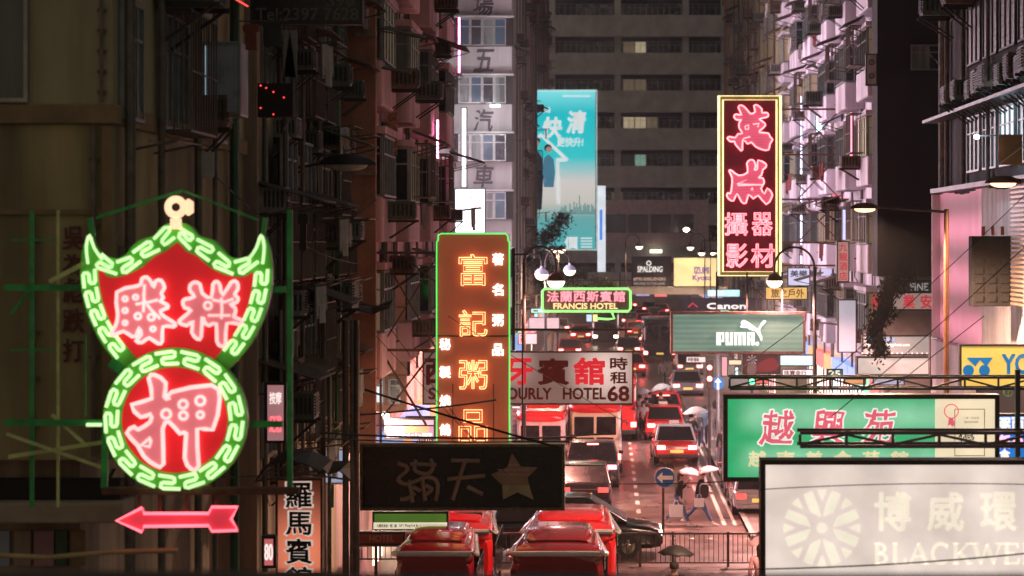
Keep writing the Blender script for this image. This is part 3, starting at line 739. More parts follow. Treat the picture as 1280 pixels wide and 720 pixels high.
strokes([[(75,140),(200,180)],[(200,180),(190,240),(95,320),(90,365),(150,405),(220,405)],[(235,150),(575,160)],[(310,95),(290,180),(310,240),(380,270),(470,270),(520,220),(525,150),(495,85)],[(235,355),(240,390),(330,360),(430,320),(520,330),(580,380),(590,480),(565,620)],[(225,400),(250,500),(265,640)],[(390,330),(410,480),(430,620)],[(110,605),(210,590),(300,520)],[(270,440),(370,500)],[(430,420),(530,480)],[(440,540),(520,470)]], 'tube_character')
strokes([[(765,105),(1130,110)],[(935,120),(780,610)],[(715,345),(1195,300)],[(970,440),(1170,540)]], 'tube_character')
star = [(640,566.4),(651,583),(672,584),(659,597),(667,624),(647,615),(629,624),(628,606),(614,593),(634,584)]
q = [W(x, y, s) for x, y in star]; m = MB(); m.prism([(p.x, p.z) for p in q], Y0-.06, Y0-.01); so = m.build('star', pm('brown_star', (.30, .17, .12), .4), t)
m = MB(); q = [W(x, y, s) for x, y in ((628,607),(661,606),(667,624),(647,615),(629,624))]; m.prism([(p.x, p.z) for p in q], Y0-.07, Y0-.061); m.build('star_foot', pm('tan_star_foot', (.36, .29, .17), .4), so)
m = MB()
for yb in (580, 586, 592):
    a = W(622 if yb > 582 else 636, yb, s); c = W(662 if yb > 582 else 650, yb+1.6, s); m.box(a.x, c.x, Y0-.07, Y0-.061, c.z, a.z)
m.build('star_stripe', pm('dull_star_stripe', (.42, .26, .2), .4), so)
m = MB()
for i in range(4):
    c = W(632+i*9, 599.5, s); m.add([(c.x+(.04 if k % 2 == 0 else .017)*math.sin(.6283*k), Y0-.072, c.z+(.04 if k % 2 == 0 else .017)*math.cos(.6283*k)) for k in range(10)], [tuple(range(10))])
m.build('small_star', pm('tan_small_star', (.3, .22, .13), .4), so)

# ---- hourly hotel sign
s = 45.0; Y0 = F/s
t = thing('hourly_hotel_sign', 'wide cream lightbox with dark red hotel characters and the number 68', 'sign', W(660, 505, s))
def lit_panel_mat(name, base, dark, spots, st):
    """acrylic face lit by a few working tubes behind it: spots = (x, z, radius, amount)"""
    m = bpy.data.materials.new(name); m.use_nodes = True; n = m.node_tree; L = n.links; b = n.nodes['Principled BSDF']
    b.inputs['Base Color'].default_value = list(dark)+[1]; b.inputs['Roughness'].default_value = .4
    g = n.nodes.new('ShaderNodeNewGeometry'); tot = None
    for x, z, r, am, y in spots:
        mp = n.nodes.new('ShaderNodeVectorMath'); mp.operation = 'DISTANCE'; mp.inputs[1].default_value = (x, y, z); L.new(g.outputs['Position'], mp.inputs[0])
        mr = n.nodes.new('ShaderNodeMapRange'); mr.interpolation_type = 'SMOOTHSTEP'; mr.inputs['From Max'].default_value = r; mr.inputs['To Min'].default_value = am; mr.inputs['To Max'].default_value = 0
        L.new(mp.outputs['Value'], mr.inputs['Value'])
        if tot is None: tot = mr.outputs[0]
        else:
            ad = n.nodes.new('ShaderNodeMath'); ad.operation = 'ADD'; L.new(tot, ad.inputs[0]); L.new(mr.outputs[0], ad.inputs[1]); tot = ad.outputs[0]
    ad = n.nodes.new('ShaderNodeMath'); ad.operation = 'ADD'; ad.inputs[1].default_value = st; L.new(tot, ad.inputs[0])
    b.inputs['Emission Color'].default_value = list(base)+[1]; L.new(ad.outputs[0], b.inputs['Emission Strength']); return m
sp = [W(757, 462, s), W(640, 455, s)]
Mh = lit_panel_mat('hotel_lightbox_face', (1, .76, .68), (.34, .22, .20), [(sp[0].x, sp[0].z, 1.4, .66, Y0), (sp[1].x, sp[1].z, .9, .3, Y0)], .10)
m = MB(); panel(m, 530, 441, 790, 504, s, .3); m.build('sign_box', Mh, t)
m = MB(); frame(m, 528, 439, 792, 506, s, .04, .36, .02); m.build('sign_frame', M_rust, t)
Mr = pm('dark_red_lettering', (.20, .015, .015), .5); Mr2 = em('lit_red_lettering', (1, .03, .05), .55, (.6, .02, .03))
for ch, x0, x1 in (('西', 532, 562), ('班', 568, 600), ('牙', 632, 665), ('賓', 673, 710)):
    m = MB(); text(m, ch, (x0, 449, x1, 480), s, .012, bold=.035); m.build('character', Mr2 if ch == '牙' else Mr, t)
m = MB(); text(m, '舘', (718, 448, 755, 480), s, .012, bold=.035); m.build('character', Mr2, t)
m = MB(); text(m, '時', (763, 447, 784, 462), s, .012, bold=.025); m.build('character', Mr, t)
m = MB(); text(m, '租', (763, 465, 784, 479), s, .012, bold=.025); m.build('character', Mr, t)
m = MB(); text(m, 'SPAIN', (536, 485, 590, 499), s, .012, bold=.025); m.build('lettering', Mr, t)
m = MB(); text(m, 'HOURLY', (622, 485, 689, 499), s, .012, bold=.028); m.build('lettering', Mr, t)
m = MB(); text(m, 'HOTEL', (704, 485, 757, 499), s, .012, bold=.028); m.build('lettering', Mr, t)
m = MB(); text(m, '68', (760, 483, 786, 501), s, .012, bold=.03); m.build('lettering', Mr, t)

# ---- small pink and green hotel neon
s = 34.0; Y0 = F/s
t = thing('hotel_neon_sign', 'small hotel neon with pink characters, yellow lettering and green outline', 'neon sign', W(732, 390, s))
m = MB(); panel(m, 679, 362, 787, 388, s, .25); m.build('sign_box', pm('grey_enamel', (.22, .16, .15), .4), t)
q = [(678,364),(681,361),(785,361),(788,364),(788,386),(785,389),(681,389),(678,386)]
MB().tube([W(x, y, s)-Vector((0, .05, 0)) for x, y in q], .045, True, 8).build('frame_neon', em('soft_green_neon', (.30, 1, .22), 1.5), t)
M_p2 = em('soft_pink_neon', (1, .30, .36), 1.5)
for i, ch in enumerate('法蘭西斯賓館'):
    m = MB(); text(m, ch, (684+i*16.6, 364, 698+i*16.6, 377), s, .05, bold=.025); m.build('lit_character', M_p2, t)
m = MB(); text(m, 'FRANCIS HOTEL', (692, 379, 772, 386), s, .05, bold=.03); m.build('lettering', em('soft_yellow_neon', (1, .72, .32), 1.3), t)
m = MB(); m.tube([W(765, 391, s), W(768, 398, s), W(760, 399, s), W(745, 398, s)], .04); m.build('lower_neon', em('soft_green_neon', (1, 1, 1), 1), t)
for px_ in (690, 775): MB().bar(W(px_, 361, s)+Vector((0, .2, 0)), W(px_, 340, s)+Vector((0, .2, 0)), .03).build('hanger', M_steel, t)

# ---- sportswear lightbox, green
s = 40.0; Y0 = F/s
t = thing('sportswear_sign', 'pale green lightbox with a leaping white cat and white block letters', 'sign', W(922, 442, s))
m = MB(); panel(m, 841, 392, 1004, 440, s, .3); m.build('sign_box', em('green_banded_lightbox', (.27, .48, .38), .55, (.1, .2, .16), (2, .16, .30)), t)
m = MB(); frame(m, 838, 389.5, 1007, 442.5, s, .085, .36, .03); m.build('sign_frame', pm('reddish_alu_frame', (.32, .2, .18), .4, .5, .4, 8), t)  # frame metal has a reddish base colour
M_wlet = em('white_lit_lettering', (.95, 1, .95), 1.1)
cat = [(570,140),(600,95),(640,80),(740,130),(820,190),(880,238),(930,240),(955,200),(975,150),(1030,85),(1070,90),(1080,120),(1020,180),(960,265),(975,350),(1005,420),(1000,490),(975,490),(945,410),(905,355),(870,300),(810,285),(750,270),(710,235),(680,242),(610,235),(600,225),(575,232),(560,200),(600,180),(580,165)]
m = MB(); fill(m, px_poly(cat, 890, 395, 16, s, .012, 2)); m.build('cat_emblem', M_wlet, t)
def blk(rects):
    m = MB()
    for x0, y0, x1, y1 in rects:
        a = W(890+x0/16, 395+y0/16, s); c = W(890+x1/16, 395+y1/16, s); m.box(a.x, c.x, a.y-.014, a.y-.004, c.z, a.z)
    return m
for L_ in (((85,325,180,585),(181,325,245,370),(181,475,245,520),(205,371,245,474)), ((270,325,330,585),(356,325,415,585),(331,535,355,585)), ((440,325,502,585),(526,325,588,585),(612,325,674,585),(503,325,525,362),(589,325,611,362)), ((700,325,762,585),(788,325,850,585),(763,325,787,370),(763,450,787,490))):
    blk(L_).build('letter', M_wlet, t)
m = MB(); disc(m, W(890+905/16, 395+553/16, s), .06, .012, 14); m.build('letter', M_wlet, t)
for px_ in (896, 934, 978): MB().bar(W(px_, 389, s)+Vector((0, .15, 0)), W(px_, 340, s)+Vector((0, .15, 0)), .05).build('hanger', M_steel, t)

# ---- camera shop neon, red characters in yellow frame
s = 32.0; Y0 = F/s
t = thing('camera_shop_sign', 'tall black sign with big red neon characters inside a double yellow frame', 'neon sign', W(937, 346, s))
m = MB(); panel(m, 898, 119, 976, 345, s, .5); m.build('sign_box', pm('dark_red_panel', (.20, .012, .03), .8), t)
M_yn = em('pale_yellow_tube', (1, .88, .42), 1.6)
for i, (o_, r_) in enumerate(((0, .05), (5, .034))):
    q = [(898.5+o_, 120+o_), (975.5-o_, 120+o_), (975.5-o_, 344.5-o_), (898.5+o_, 344.5-o_)]
    MB().tube([W(x, y, s)-Vector((0, .07, 0)) for x, y in q], r_, True, 8).build('frame_neon', M_yn, t)
m = MB(); frame(m, 898.8, 120.4, 975.2, 344.2, s, .13, .03, .04); m.build('frame_band', pm('yellow_enamel', (.30, .22, .06), .6), t)
M_r3 = em('rose_neon', (1, .22, .24), 3.6)
M_cf = em('pink_striped_face', (1, .14, .24), .70, (.5, .1, .15), (2, .11, .4))
neon_char('character', [(205,130),(235,105),(280,130),(330,190),(350,200),(395,180),(380,110),(420,105),(470,150),(470,190),(530,190),(540,230),(500,245),(440,262),(480,290),(510,330),(460,380),(440,410),(540,420),(560,460),(590,490),(560,540),(545,605),(480,605),(400,570),(350,520),(310,540),(255,490),(250,610),(220,600),(170,540),(160,510),(120,515),(80,475),(110,460),(170,470),(200,430),(250,420),(215,360),(215,300),(240,270),(190,270),(155,235),(180,205),(240,215)],
  [[(320,325),(280,340),(285,375),(320,375)],[(370,320),(440,310),(420,350)],[(260,480),(300,470),(340,460)]], 900, 120, 9, s, .08, .033, M_r3, M_cf, t)
neon_char('character', [(100,210),(130,210),(210,265),(310,230),(300,130),(340,90),(380,100),(400,160),(385,200),(420,190),(425,95),(510,130),(515,170),(480,200),(465,260),(430,290),(480,295),(495,350),(460,410),(500,470),(530,410),(580,460),(580,510),(520,590),(430,490),(375,525),(320,480),(290,575),(240,560),(190,470),(150,550),(100,530),(75,490),(90,460),(115,470),(130,400),(135,290)],
  [[(190,360),(300,310),(200,380),(420,370),(480,370)],[(350,430),(360,400),(370,430)]], 900, 190, 9, s, .08, .033, M_r3, M_cf, t)
for ch, bx in (('攝', (906,266,934,294)), ('器', (940,266,965,294)), ('影', (908,305,934,334)), ('材', (939,305,968,334))):
    m = MB(); text(m, ch, bx, s, .06, bold=.03); f = m.build('character', M_cf, t)
    m = MB(); text(m, ch, bx, s, .08, bold=.03, tube=.02); m.build('neon_tube', M_r3, f)
# its trusses to the wall
M_truss = pm('rusty_truss', (.22, .10, .07), .7, .2, .4, 5)
for yy in (136, 193, 249, 303, 332):
    a, c = W(977, yy, s), W(1062, yy, s); a.y += .3; c.y += .3; MB().bar(a, c, .07).build('truss_bar', M_truss, t)
for y0, y1 in ((136, 193), (193, 249), (249, 303)):
    for x0, x1 in ((998, 1052), (1052, 998)):
        a, c = W(x0, y0, s), W(x1, y1, s); a.y += .4 if x0 < x1 else .45; c.y = a.y; MB().bar(a, c, .05).build('truss_brace', M_truss, t)

# ---- green restaurant sign
def green_face_mat():
    m = em('green_lightbox_face', (.1, .5, .2), .62, (.05, .3, .12)); n = m.node_tree; L = n.links; b = n.nodes['Principled BSDF']
    g = n.nodes.new('ShaderNodeNewGeometry'); sp = n.nodes.new('ShaderNodeSeparateXYZ'); L.new(g.outputs['Position'], sp.inputs[0])
    zc = (ZZ(520, 75), ZZ(575, 75)); outs = []
    for z in zc:   # two rows of tubes behind the acrylic
        su = n.nodes.new('ShaderNodeMath'); su.operation = 'SUBTRACT'; su.inputs[1].default_value = z; L.new(sp.outputs[2], su.inputs[0])
        ab = n.nodes.new('ShaderNodeMath'); ab.operation = 'ABSOLUTE'; L.new(su.outputs[0], ab.inputs[0])
        mr = n.nodes.new('ShaderNodeMapRange'); mr.interpolation_type = 'SMOOTHSTEP'; mr.inputs['From Max'].default_value = .42; mr.inputs['To Min'].default_value = 1; mr.inputs['To Max'].default_value = 0; L.new(ab.outputs[0], mr.inputs['Value']); outs.append(mr.outputs[0])
    mx = n.nodes.new('ShaderNodeMath'); mx.operation = 'MAXIMUM'; L.new(outs[0], mx.inputs[0]); L.new(outs[1], mx.inputs[1])
    xr = n.nodes.new('ShaderNodeMapRange'); xr.interpolation_type = 'SMOOTHSTEP'; xr.inputs['From Min'].default_value = W(909, 0, 75).x; xr.inputs['From Max'].default_value = W(950, 0, 75).x; L.new(sp.outputs[0], xr.inputs['Value'])
    mu = n.nodes.new('ShaderNodeMath'); mu.operation = 'MULTIPLY'; L.new(mx.outputs[0], mu.inputs[0]); L.new(xr.outputs[0], mu.inputs[1])
    cr = n.nodes.new('ShaderNodeValToRGB'); cr.color_ramp.elements[0].color = (.03, .62, .22, 1); cr.color_ramp.elements[1].color = (.40, .95, .58, 1); L.new(mu.outputs[0], cr.inputs[0])
    L.new(cr.outputs[0], b.inputs['Emission Color']); return m
s = 75.0; Y0 = F/s
t = thing('green_restaurant_sign', 'large glowing green restaurant lightbox with pink and cream characters', 'sign', W(1076, 601, s))
m = MB(); panel(m, 909, 499, 1169, 597, s, .3); m.build('green_face', green_face_mat(), t)
m = MB(); panel(m, 1169.3, 499, 1244, 597, s, .3); cf = m.build('cream_face', em('cream_lightbox_face', (1, .83, .56), .88), t)
m = MB(); frame(m, 904, 493, 1249, 602, s, .075, .4, .04); m.build('sign_frame', pm('dark_bronze_frame', (.05, .035, .025), .3, .6, .3, 8), t)
M_pk = em('pink_print', (1, .16, .22), .75); M_wt = em('white_print', (1, .95, .9), 1.0); M_cr = em('cream_print', (1, .85, .5), .8)
for ch, x0, x1 in (('越', 950, 992), ('興', 1015, 1055), ('苑', 1078, 1118)):
    m = MB(); text(m, ch, (x0, 513, x1, 555), s, .004, bold=.055, jit=2.5, shear=.12); m.build('character_outline', M_wt, t)
    m = MB(); text(m, ch, (x0, 513, x1, 555), s, .010, bold=.018, jit=2.5, shear=.12); m.build('character', M_pk, t)
for i, ch in enumerate('越南美食苑館'):
    m = MB(); text(m, ch, (936+i*35.6, 564, 957+i*35.6, 583), s, .010, bold=.025, jit=1); m.build('character', M_cr, t)
c = W(1189, 514, s)
m = MB(); m.tube(ring(c-Vector((0, .02, 0)), .115, 24), .01, True); m.build('rosette', M_pk, cf)
m = MB(); m.prism([(c.x-.04, c.z-.12), (c.x-.06, c.z-.25), (c.x-.02, c.z-.22), (c.x+.02, c.z-.26), (c.x+.06, c.z-.22), (c.x+.03, c.z-.12)], Y0-.015, Y0-.004); m.build('ribbon', M_pk, cf)
m = MB(); frame(m, 1193, 511, 1231, 570, s, .012, .004, .008); m.build('certificate_border', pm('tan_print', (.45, .3, .18), .5), cf)
m = MB(); text(m, '優', (1198, 537, 1218, 557), s, .008); m.build('character', M_black, cf)
m = MB(); text(m, '二零一四年度', (1204, 521, 1224, 524), s, .008); text(m, '優質食肆獎', (1205, 526, 1223, 529), s, .008); m.build('fine_print', pm('pale_print', (.6, .45, .35), .5), cf)

# ---- big pale lightbox, nearest right
s = 95.0; Y0 = F/s
t = thing('pale_global_sign', 'huge off white lightbox with faint sunburst emblem, nearest on the right', 'sign', W(1150, 760, s))
m = MB(); panel(m, 956, 580, 1400, 760, s, .35); m.build('sign_face', em('warm_white_lightbox', (1, .84, .75), .80, (.6, .5, .45), (0, .95, .09)), t)
m = MB(); frame(m, 951, 575, 1405, 765, s, .06, .45, .05); m.build('sign_frame', pm('brown_sign_frame', (.06, .035, .02), .5, .3, .4), t)
M_ce = em('faint_cream_print', (1, .91, .72), .93)
c = W(1027.5, 660, s); k_ = 1/6.26/s
m = MB()
for k in range(8):
    a = k*math.pi/4; u = Vector((math.cos(a), 0, math.sin(a))); v = Vector((-math.sin(a), 0, math.cos(a)))
    m.add([c+u*r_*k_+v*q_*k_-Vector((0, .006, 0)) for r_, q_ in ((212, 0), (298, -34), (298, 34))], [(0, 1, 2)])
m.build('sunburst_triangle', M_ce, t)
for k in range(8):
    a = k*math.pi/4+math.pi/8; u = Vector((math.cos(a), 0, math.sin(a))); v = Vector((-math.sin(a), 0, math.cos(a))); sg = 1 if k % 2 else -1
    m = MB(); m.add([c+u*r_*k_+v*q_*sg*k_-Vector((0, .006, 0)) for r_, q_ in ((85, 26), (150, -32), (296, -32), (296, 36), (175, 36))], [(0, 1, 2, 3, 4)]); m.build('sunburst_ray', M_ce, t)
m = MB(); disc(m, c, 38*k_, .006); m.build('sunburst_hub', M_ce, t)
for i, ch in enumerate('博威環球'):
    m = MB(); text(m, ch, (1094+i*66, 616, 1138+i*66, 663), s, .006, bold=.008); m.build('character', M_ce, t)
def serif(ch, x0, x1, y0=679, y1=705):
    """thick and thin strokes with bracketed slab serifs"""
    m = MB(); wd = x1-x0
    def P(u, v): return W(x0+u*wd, y1+(y0-y1)*v, s)-Vector((0, .006, 0))
    def st_(pts, th): # polyline with px thickness th
        for (a, c) in zip(pts, pts[1:]):
            A, B = P(*a), P(*c); d_ = (B-A).normalized(); n_ = Vector((-d_.z, 0, d_.x))*th/2/s; m.add([A-n_, B-n_, B+n_, A+n_], [(0, 1, 2, 3)])
    arc = lambda cx, cy, rx, ry, a0, a1, n=10: [(cx+rx*math.cos(R(a0+(a1-a0)*i/n)), cy+ry*math.sin(R(a0+(a1-a0)*i/n))) for i in range(n+1)]
    sf = lambda u, v: st_([(u-.16, v), (u+.16, v)], 1.6)
    if ch in 'BLKE': st_([(.22, 0), (.22, 1)], 4); sf(.22, .02); sf(.22, .98)
    if ch == 'B': st_(arc(.3, .75, .42, .23, 90, -90), 3); st_(arc(.3, .26, .52, .25, 90, -90), 3.4)
    if ch == 'L': st_([(.22, .03), (.9, .03), (.95, .25)], 2)
    if ch == 'E': st_([(.22, .97), (.85, .97), (.88, .78)], 2); st_([(.22, .52), (.7, .52)], 2); st_([(.22, .03), (.9, .03), (.95, .25)], 2)
    if ch == 'A': st_([(.1, 0), (.5, 1)], 1.8); st_([(.5, 1), (.9, 0)], 4); st_([(.28, .36), (.72, .36)], 1.8); sf(.1, .02); sf(.9, .02)
    if ch == 'C': st_(arc(.55, .5, .45, .48, 45, 315, 16), 3.2); st_([(.88, .98), (.88, .75)], 2)
    if ch == 'K': st_([(.3, .45), (.85, .98)], 1.8); st_([(.4, .55), (.92, .02)], 4); sf(.88, .98); sf(.92, .02)
    if ch == 'W': st_([(.02, .98), (.27, 0)], 3.6); st_([(.27, 0), (.5, .95)], 1.8); st_([(.5, .95), (.74, 0)], 3.6); st_([(.74, 0), (.98, .98)], 1.8); sf(.03, .98); sf(.97, .98)
    m.build('letter', M_ce, t)
xx = 1092
for ch, wd in (('B', 20), ('L', 18), ('A', 25), ('C', 23), ('K', 25), ('W', 34), ('E', 21), ('L', 19), ('L', 19)):
    serif(ch, xx, xx+wd); xx += wd+2.8

# ---- unlit telephone sign at the top
s = 80.0
t = thing('telephone_sign', 'unlit black signboard with a telephone number at the top edge of view', 'sign', W(383, 28, s))
m = MB(); panel(m, 315, -60, 451, 28, s, .3); m.build('sign_box', pm('black_acrylic', (.02, .02, .02), .4), t)
m = MB(); frame(m, 313, -62, 453, 30, s, .035, .34, .02); m.build('sign_frame', M_steel, t)
M_gl = pm('grey_lettering', (.13, .12, .12), .5)
m = MB(); text(m, 'Tel:2397 7628', (320, 10, 448, 25), s, .012, bold=.01); m.build('lettering', M_gl, t)
m = MB(); text(m, 'S90', (409, -6, 443, 8), s, .012, bold=.01); m.build('lettering', M_gl, t)

# ---- guesthouse sign lower left
s = 78.0; Y0 = F/s
t = thing('guesthouse_sign', 'narrow glowing orange guesthouse sign with black characters edged in white', 'sign', W(373, 712, s))
c1 = W(385, 690, s)
m = MB(); panel(m, 347, 600, 401, 716, s, .25); m.build('sign_box', lit_panel_mat('orange_lightbox_face', (1, .27, .15), (.30, .07, .035), [(c1.x-.1, c1.z, 1.2, .75, Y0)], .05), t)
m = MB(); frame(m, 345, 598, 403, 718, s, .03, .3, .02); m.build('sign_frame', M_rust, t)
for ch, y0, y1 in (('羅', 604, 634), ('馬', 640, 668), ('賓', 674, 704), ('館', 709, 735)):
    m = MB(); text(m, ch, (356, y0-1, 391, y1+1), s, .006, bold=.04, jit=1); m.build('character_edge', em('warm_edge_print', (1, .8, .7), .55), t)
    m = MB(); text(m, ch, (358, y0, 389, y1), s, .012, bold=.02, jit=1); m.build('character', M_black, t)

# ---- teal banner
s = 17.0; Y0 = F/s
t = thing('teal_banner', 'tall teal advertising banner with a couple under a white arrow house outline', 'billboard', W(703, 345, s))
mt = bpy.data.materials.new('teal_banner_print'); mt.use_nodes = True; n = mt.node_tree; L = n.links; bb = n.nodes['Principled BSDF']
g = n.nodes.new('ShaderNodeNewGeometry'); sp_ = n.nodes.new('ShaderNodeSeparateXYZ'); L.new(g.outputs['Position'], sp_.inputs[0])
mr = n.nodes.new('ShaderNodeMapRange'); mr.inputs['From Min'].default_value = ZZ(312, s); mr.inputs['From Max'].default_value = ZZ(113, s); L.new(sp_.outputs[2], mr.inputs['Value'])
cr = n.nodes.new('ShaderNodeValToRGB'); L.new(mr.outputs[0], cr.inputs[0]); e = cr.color_ramp.elements
e[0].position = 0; e[0].color = (.05, .42, .46, 1); e[1].position = 1; e[1].color = (.22, .8, .85, 1)
for p_, c_ in ((.2, (.12, .38, .38, 1)), (.30, (.55, .55, .50, 1)), (.42, (.62, .60, .58, 1)), (.58, (.02, .56, .60, 1)), (.86, (.0, .52, .60, 1))): q_ = e.new(p_); q_.color = c_
L.new(cr.outputs[0], bb.inputs['Base Color']); L.new(cr.outputs[0], bb.inputs['Emission Color']); bb.inputs['Emission Strength'].default_value = .88
m = MB(); panel(m, 660, 114, 744, 311, s, .5); m.build('banner_face', mt, t)
m = MB(); frame(m, 658, 112, 746.5, 313, s, .09, .6, .06); m.build('banner_frame', em('pale_banner_edge', (.75, .95, .9), .5), t)
M_bw = em('banner_white', (.9, .95, .95), .75); M_bn = pm('banner_navy', (.01, .05, .11), .5); M_bskin = em('banner_skin', (.8, .55, .45), .4); M_bblue = em('banner_blue', (.1, .4, .6), .4)
for ch, bx, sh in (('快', (679,147,702,172), .15), ('清', (709,139,732,166), .15)): m = MB(); text(m, ch, bx, s, .03, bold=.035, shear=sh); m.build('character', M_bw, t)
m = MB(); text(m, '更快升!', (696, 172, 729, 183), s, .03, bold=.03, shear=.1); m.build('character', M_bw, t)
m = MB(); text(m, '清晰', (675, 134, 688, 141), s, .03, bold=.03); m.build('character', M_bw, t)
m = MB(); text(m, '價', (706, 296, 722, 311), s, .03, bold=.03); m.build('character', M_bw, t)
m = MB()
for i in range(4): a, c = W(726, 297+i*3.6, s), W(740, 298.6+i*3.6, s); m.box(a.x, c.x, a.y-.02, a.y-.01, c.z, a.z)
a, c = W(703, 119, s), W(738, 121, s); m.box(a.x, c.x, a.y-.02, a.y-.01, c.z, a.z)
m.build('fine_print', M_bw, t)
hs = [(672,170),(676,166),(711,199),(708,202),(699,202),(700,255),(696,255),(695,198),(703,197),(676,171),(670,176)]
m = MB(); fill(m, [W(x, y, s)-Vector((0, .03, 0)) for x, y in hs]); m.build('arrow_outline', M_bw, t)
m = MB(); fill(m, [W(x, y, s)-Vector((0, .04, 0)) for x, y in ((662,196),(668,189),(673,190),(678,198),(679,225),(677,262),(672,262),(670,230),(668,262),(663,262))]); m.build('printed_suit', M_bn, t)
m = MB(); disc(m, W(670, 180, s), .27, .045, 12); disc(m, W(686, 187, s), .22, .045, 12); m.build('printed_face', M_bskin, t)
m = MB(); disc(m, W(671, 176, s), .26, .04, 12); disc(m, W(685, 185, s), .28, .04, 12); m.build('printed_hair', M_bn, t)
m = MB(); fill(m, [W(x, y, s)-Vector((0, .04, 0)) for x, y in ((680,197),(686,193),(692,199),(694,215),(692,234),(680,234),(678,214))]); m.build('printed_dress', M_bblue, t)
m = MB()
rr = random.Random(3)
for i in range(26):
    x = 700+i*1.7; hh = rr.uniform(3, 16) if i != 14 else 24; a, c = W(x, 268-hh, s), W(x+1.2, 268, s); m.box(a.x, c.x, a.y-.02, a.y-.01, c.z, a.z)
m.build('printed_skyline', em('banner_teal_grey', (.2, .5, .5), .4), t)
m = MB(); panel(m, 746.8, 232, 757, 340, s, 1, -.5); m.build('edge_board', em('white_edge_board', (.85, .92, 1), .8), t)
m = MB(); panel(m, 749.5, 262, 753, 300, s, .1, -.38); m.build('edge_stripe', em('blue_edge_stripe', (.1, .3, .9), .8), t)

# ---- small glowing noticeboards and shop signs: (name, label, box, s, colour, strength, texts)
def board(name, label, box, s, face, items=(), fr=M_steel, dep=.2, cat='sign', grp=None, ft=.04):
    x0, y0, x1, y1 = box
    t = thing(name, label, cat, W((x0+x1)/2, y1, s), grp)
    m = MB(); panel(m, x0, y0, x1, y1, s, dep); m.build('sign_box', face, t)
    m = MB(); frame(m, x0-ft*s*.6, y0-ft*s*.6, x1+ft*s*.6, y1+ft*s*.6, s, ft, dep+.04, .02); m.build('sign_frame', fr, t)
    for txt, bx, mt, bold in items:
        m = MB(); text(m, txt, bx, s, .012, bold=bold); m.build('lettering', mt, t)
    return t
M_boardw = em('cool_white_board', (.88, 1, 1), 2.2); M_redprint = em('red_print', (.9, .05, .08), .5); M_blk = M_black
board('white_lightbox', 'glaring white lightbox wedged between pink tenement and grey block', (569, 236, 606, 291), 31, M_boardw, [('時', (588, 245, 592, 249), M_redprint, .02), ('酒店', (592, 256, 601, 260), M_redprint, .02)])
t = board('vertical_strip_sign', 'tall narrow glowing strip sign beside the pink tenement corner', (577, 135, 583, 234), 30, M_boardw)
M_grey = pm('slate_panel', (.03, .035, .045), .5)
board('slate_billboard', 'dark slate billboard with white sports ball brand lettering', (790, 321, 839, 357), 13, M_grey, [('SPALDING', (797, 333, 828, 340), M_wt, .02), ('#TRUEBELIEVERS', (792, 347, 832, 351), em('tan_lit', (1, .7, .5), .45), .02), ('WE OWE TO THE GAME', (792, 353, 831, 356), em('grey_lit', (.8, .8, .8), .3), .02)], ft=.08)
t = [o for o in COL.objects if o.name == 'slate_billboard'][0]
m = MB(); m.tube(ring(W(811, 329, 13)-Vector((0, .05, 0)), .2, 14), .05, True); m.build('ball_emblem', M_wt, t)
board('yellow_billboard', 'pale yellow billboard with purple brush lettering over the far footbridge', (842, 322, 897, 358), 13, em('yellow_lit_billboard', (1, .82, .38), .95), [('IZUMI', (868, 334, 886, 342), em('purple_print', (.35, .15, .55), .6), .04), ('Kyoto', (866, 344, 889, 352), em('purple_print', (1, 1, 1), 1), .04)], ft=.08)
board('dark_photo_sign', 'dark banner with red roof mark and white word behind the green sportswear sign', (853, 373, 955, 387), 22, M_grey, [('Canon', (884, 379, 932, 386), M_wt, .03)])
t = bpy.data.objects['dark_photo_sign']; MB().tube([W(860, 384, 22)-Vector((0, .04, 0)), W(866, 379, 22)-Vector((0, .04, 0)), W(872, 384, 22)-Vector((0, .04, 0))], .05).build('roof_mark', M_redprint, t)
board('cyan_shop_sign', 'pale cyan lit shop sign above the dark photo banner', (884, 362, 925, 371), 20, em('cyan_lit', (.6, .95, 1), 1.0), [('數碼', (888, 363.5, 905, 369), M_wt, .02)])
board('yellow_outdoor_sign', 'small yellow outdoor shop sign beside the arched lamp post', (957, 359, 1009, 374), 30, em('yellow_lit_sign', (1, .62, .18), .75), [('旅之戶外', (964, 361, 1005, 372), em('brown_print', (.25, .1, .03), .3), .02)])
board('white_shop_sign', 'white shop sign with violet tint above the yellow outdoor sign', (985, 335, 1012, 357), 30, em('violet_white_lit', (.72, .75, 1), .8), [('美樂', (988, 338, 1009, 346), M_grey, .02)])
board('cyan_strip_sign', 'cyan strip sign glowing below the right end of the sportswear sign', (975, 444, 1017, 457), 34, em('cyan_lit', (1, 1, 1), 1), [('電訊數碼廣場', (978, 446, 1014, 451), M_wt, .03)])
t = board('shoe_poster', 'dark burgundy poster with a glossy shoe below the sportswear sign', (929, 443, 975, 467), 32, pm('burgundy_poster', (.10, .03, .035), .4))
q = [(945,460),(950,453),(957,449),(964,447),(970,450),(973,456),(970,462),(958,465),(948,464)]
m = MB(); fill(m, spline([W(x, y, 32)-Vector((0, .02, 0)) for x, y in q], True, 3)); m.build('printed_shoe', em('shoe_print', (.35, .03, .04), .35), t)
m = MB(); c = W(940, 450, 32); [m.add([c+Vector((.2*math.cos(k*.785+d), -.015, .2*math.sin(k*.785+d))) if d else c-Vector((0, .015, 0)) for d in (0, -.12, .12)], [(0, 1, 2)]) for k in range(1, 9)]; m.build('printed_flower', em('grey_lit', (1, 1, 1), 1), t)
M_yw = em('yellow_fascia', (1, .76, .18), .42, (.5, .42, .1)); M_bl = em('blue_print', (.0, .22, .62), .45)
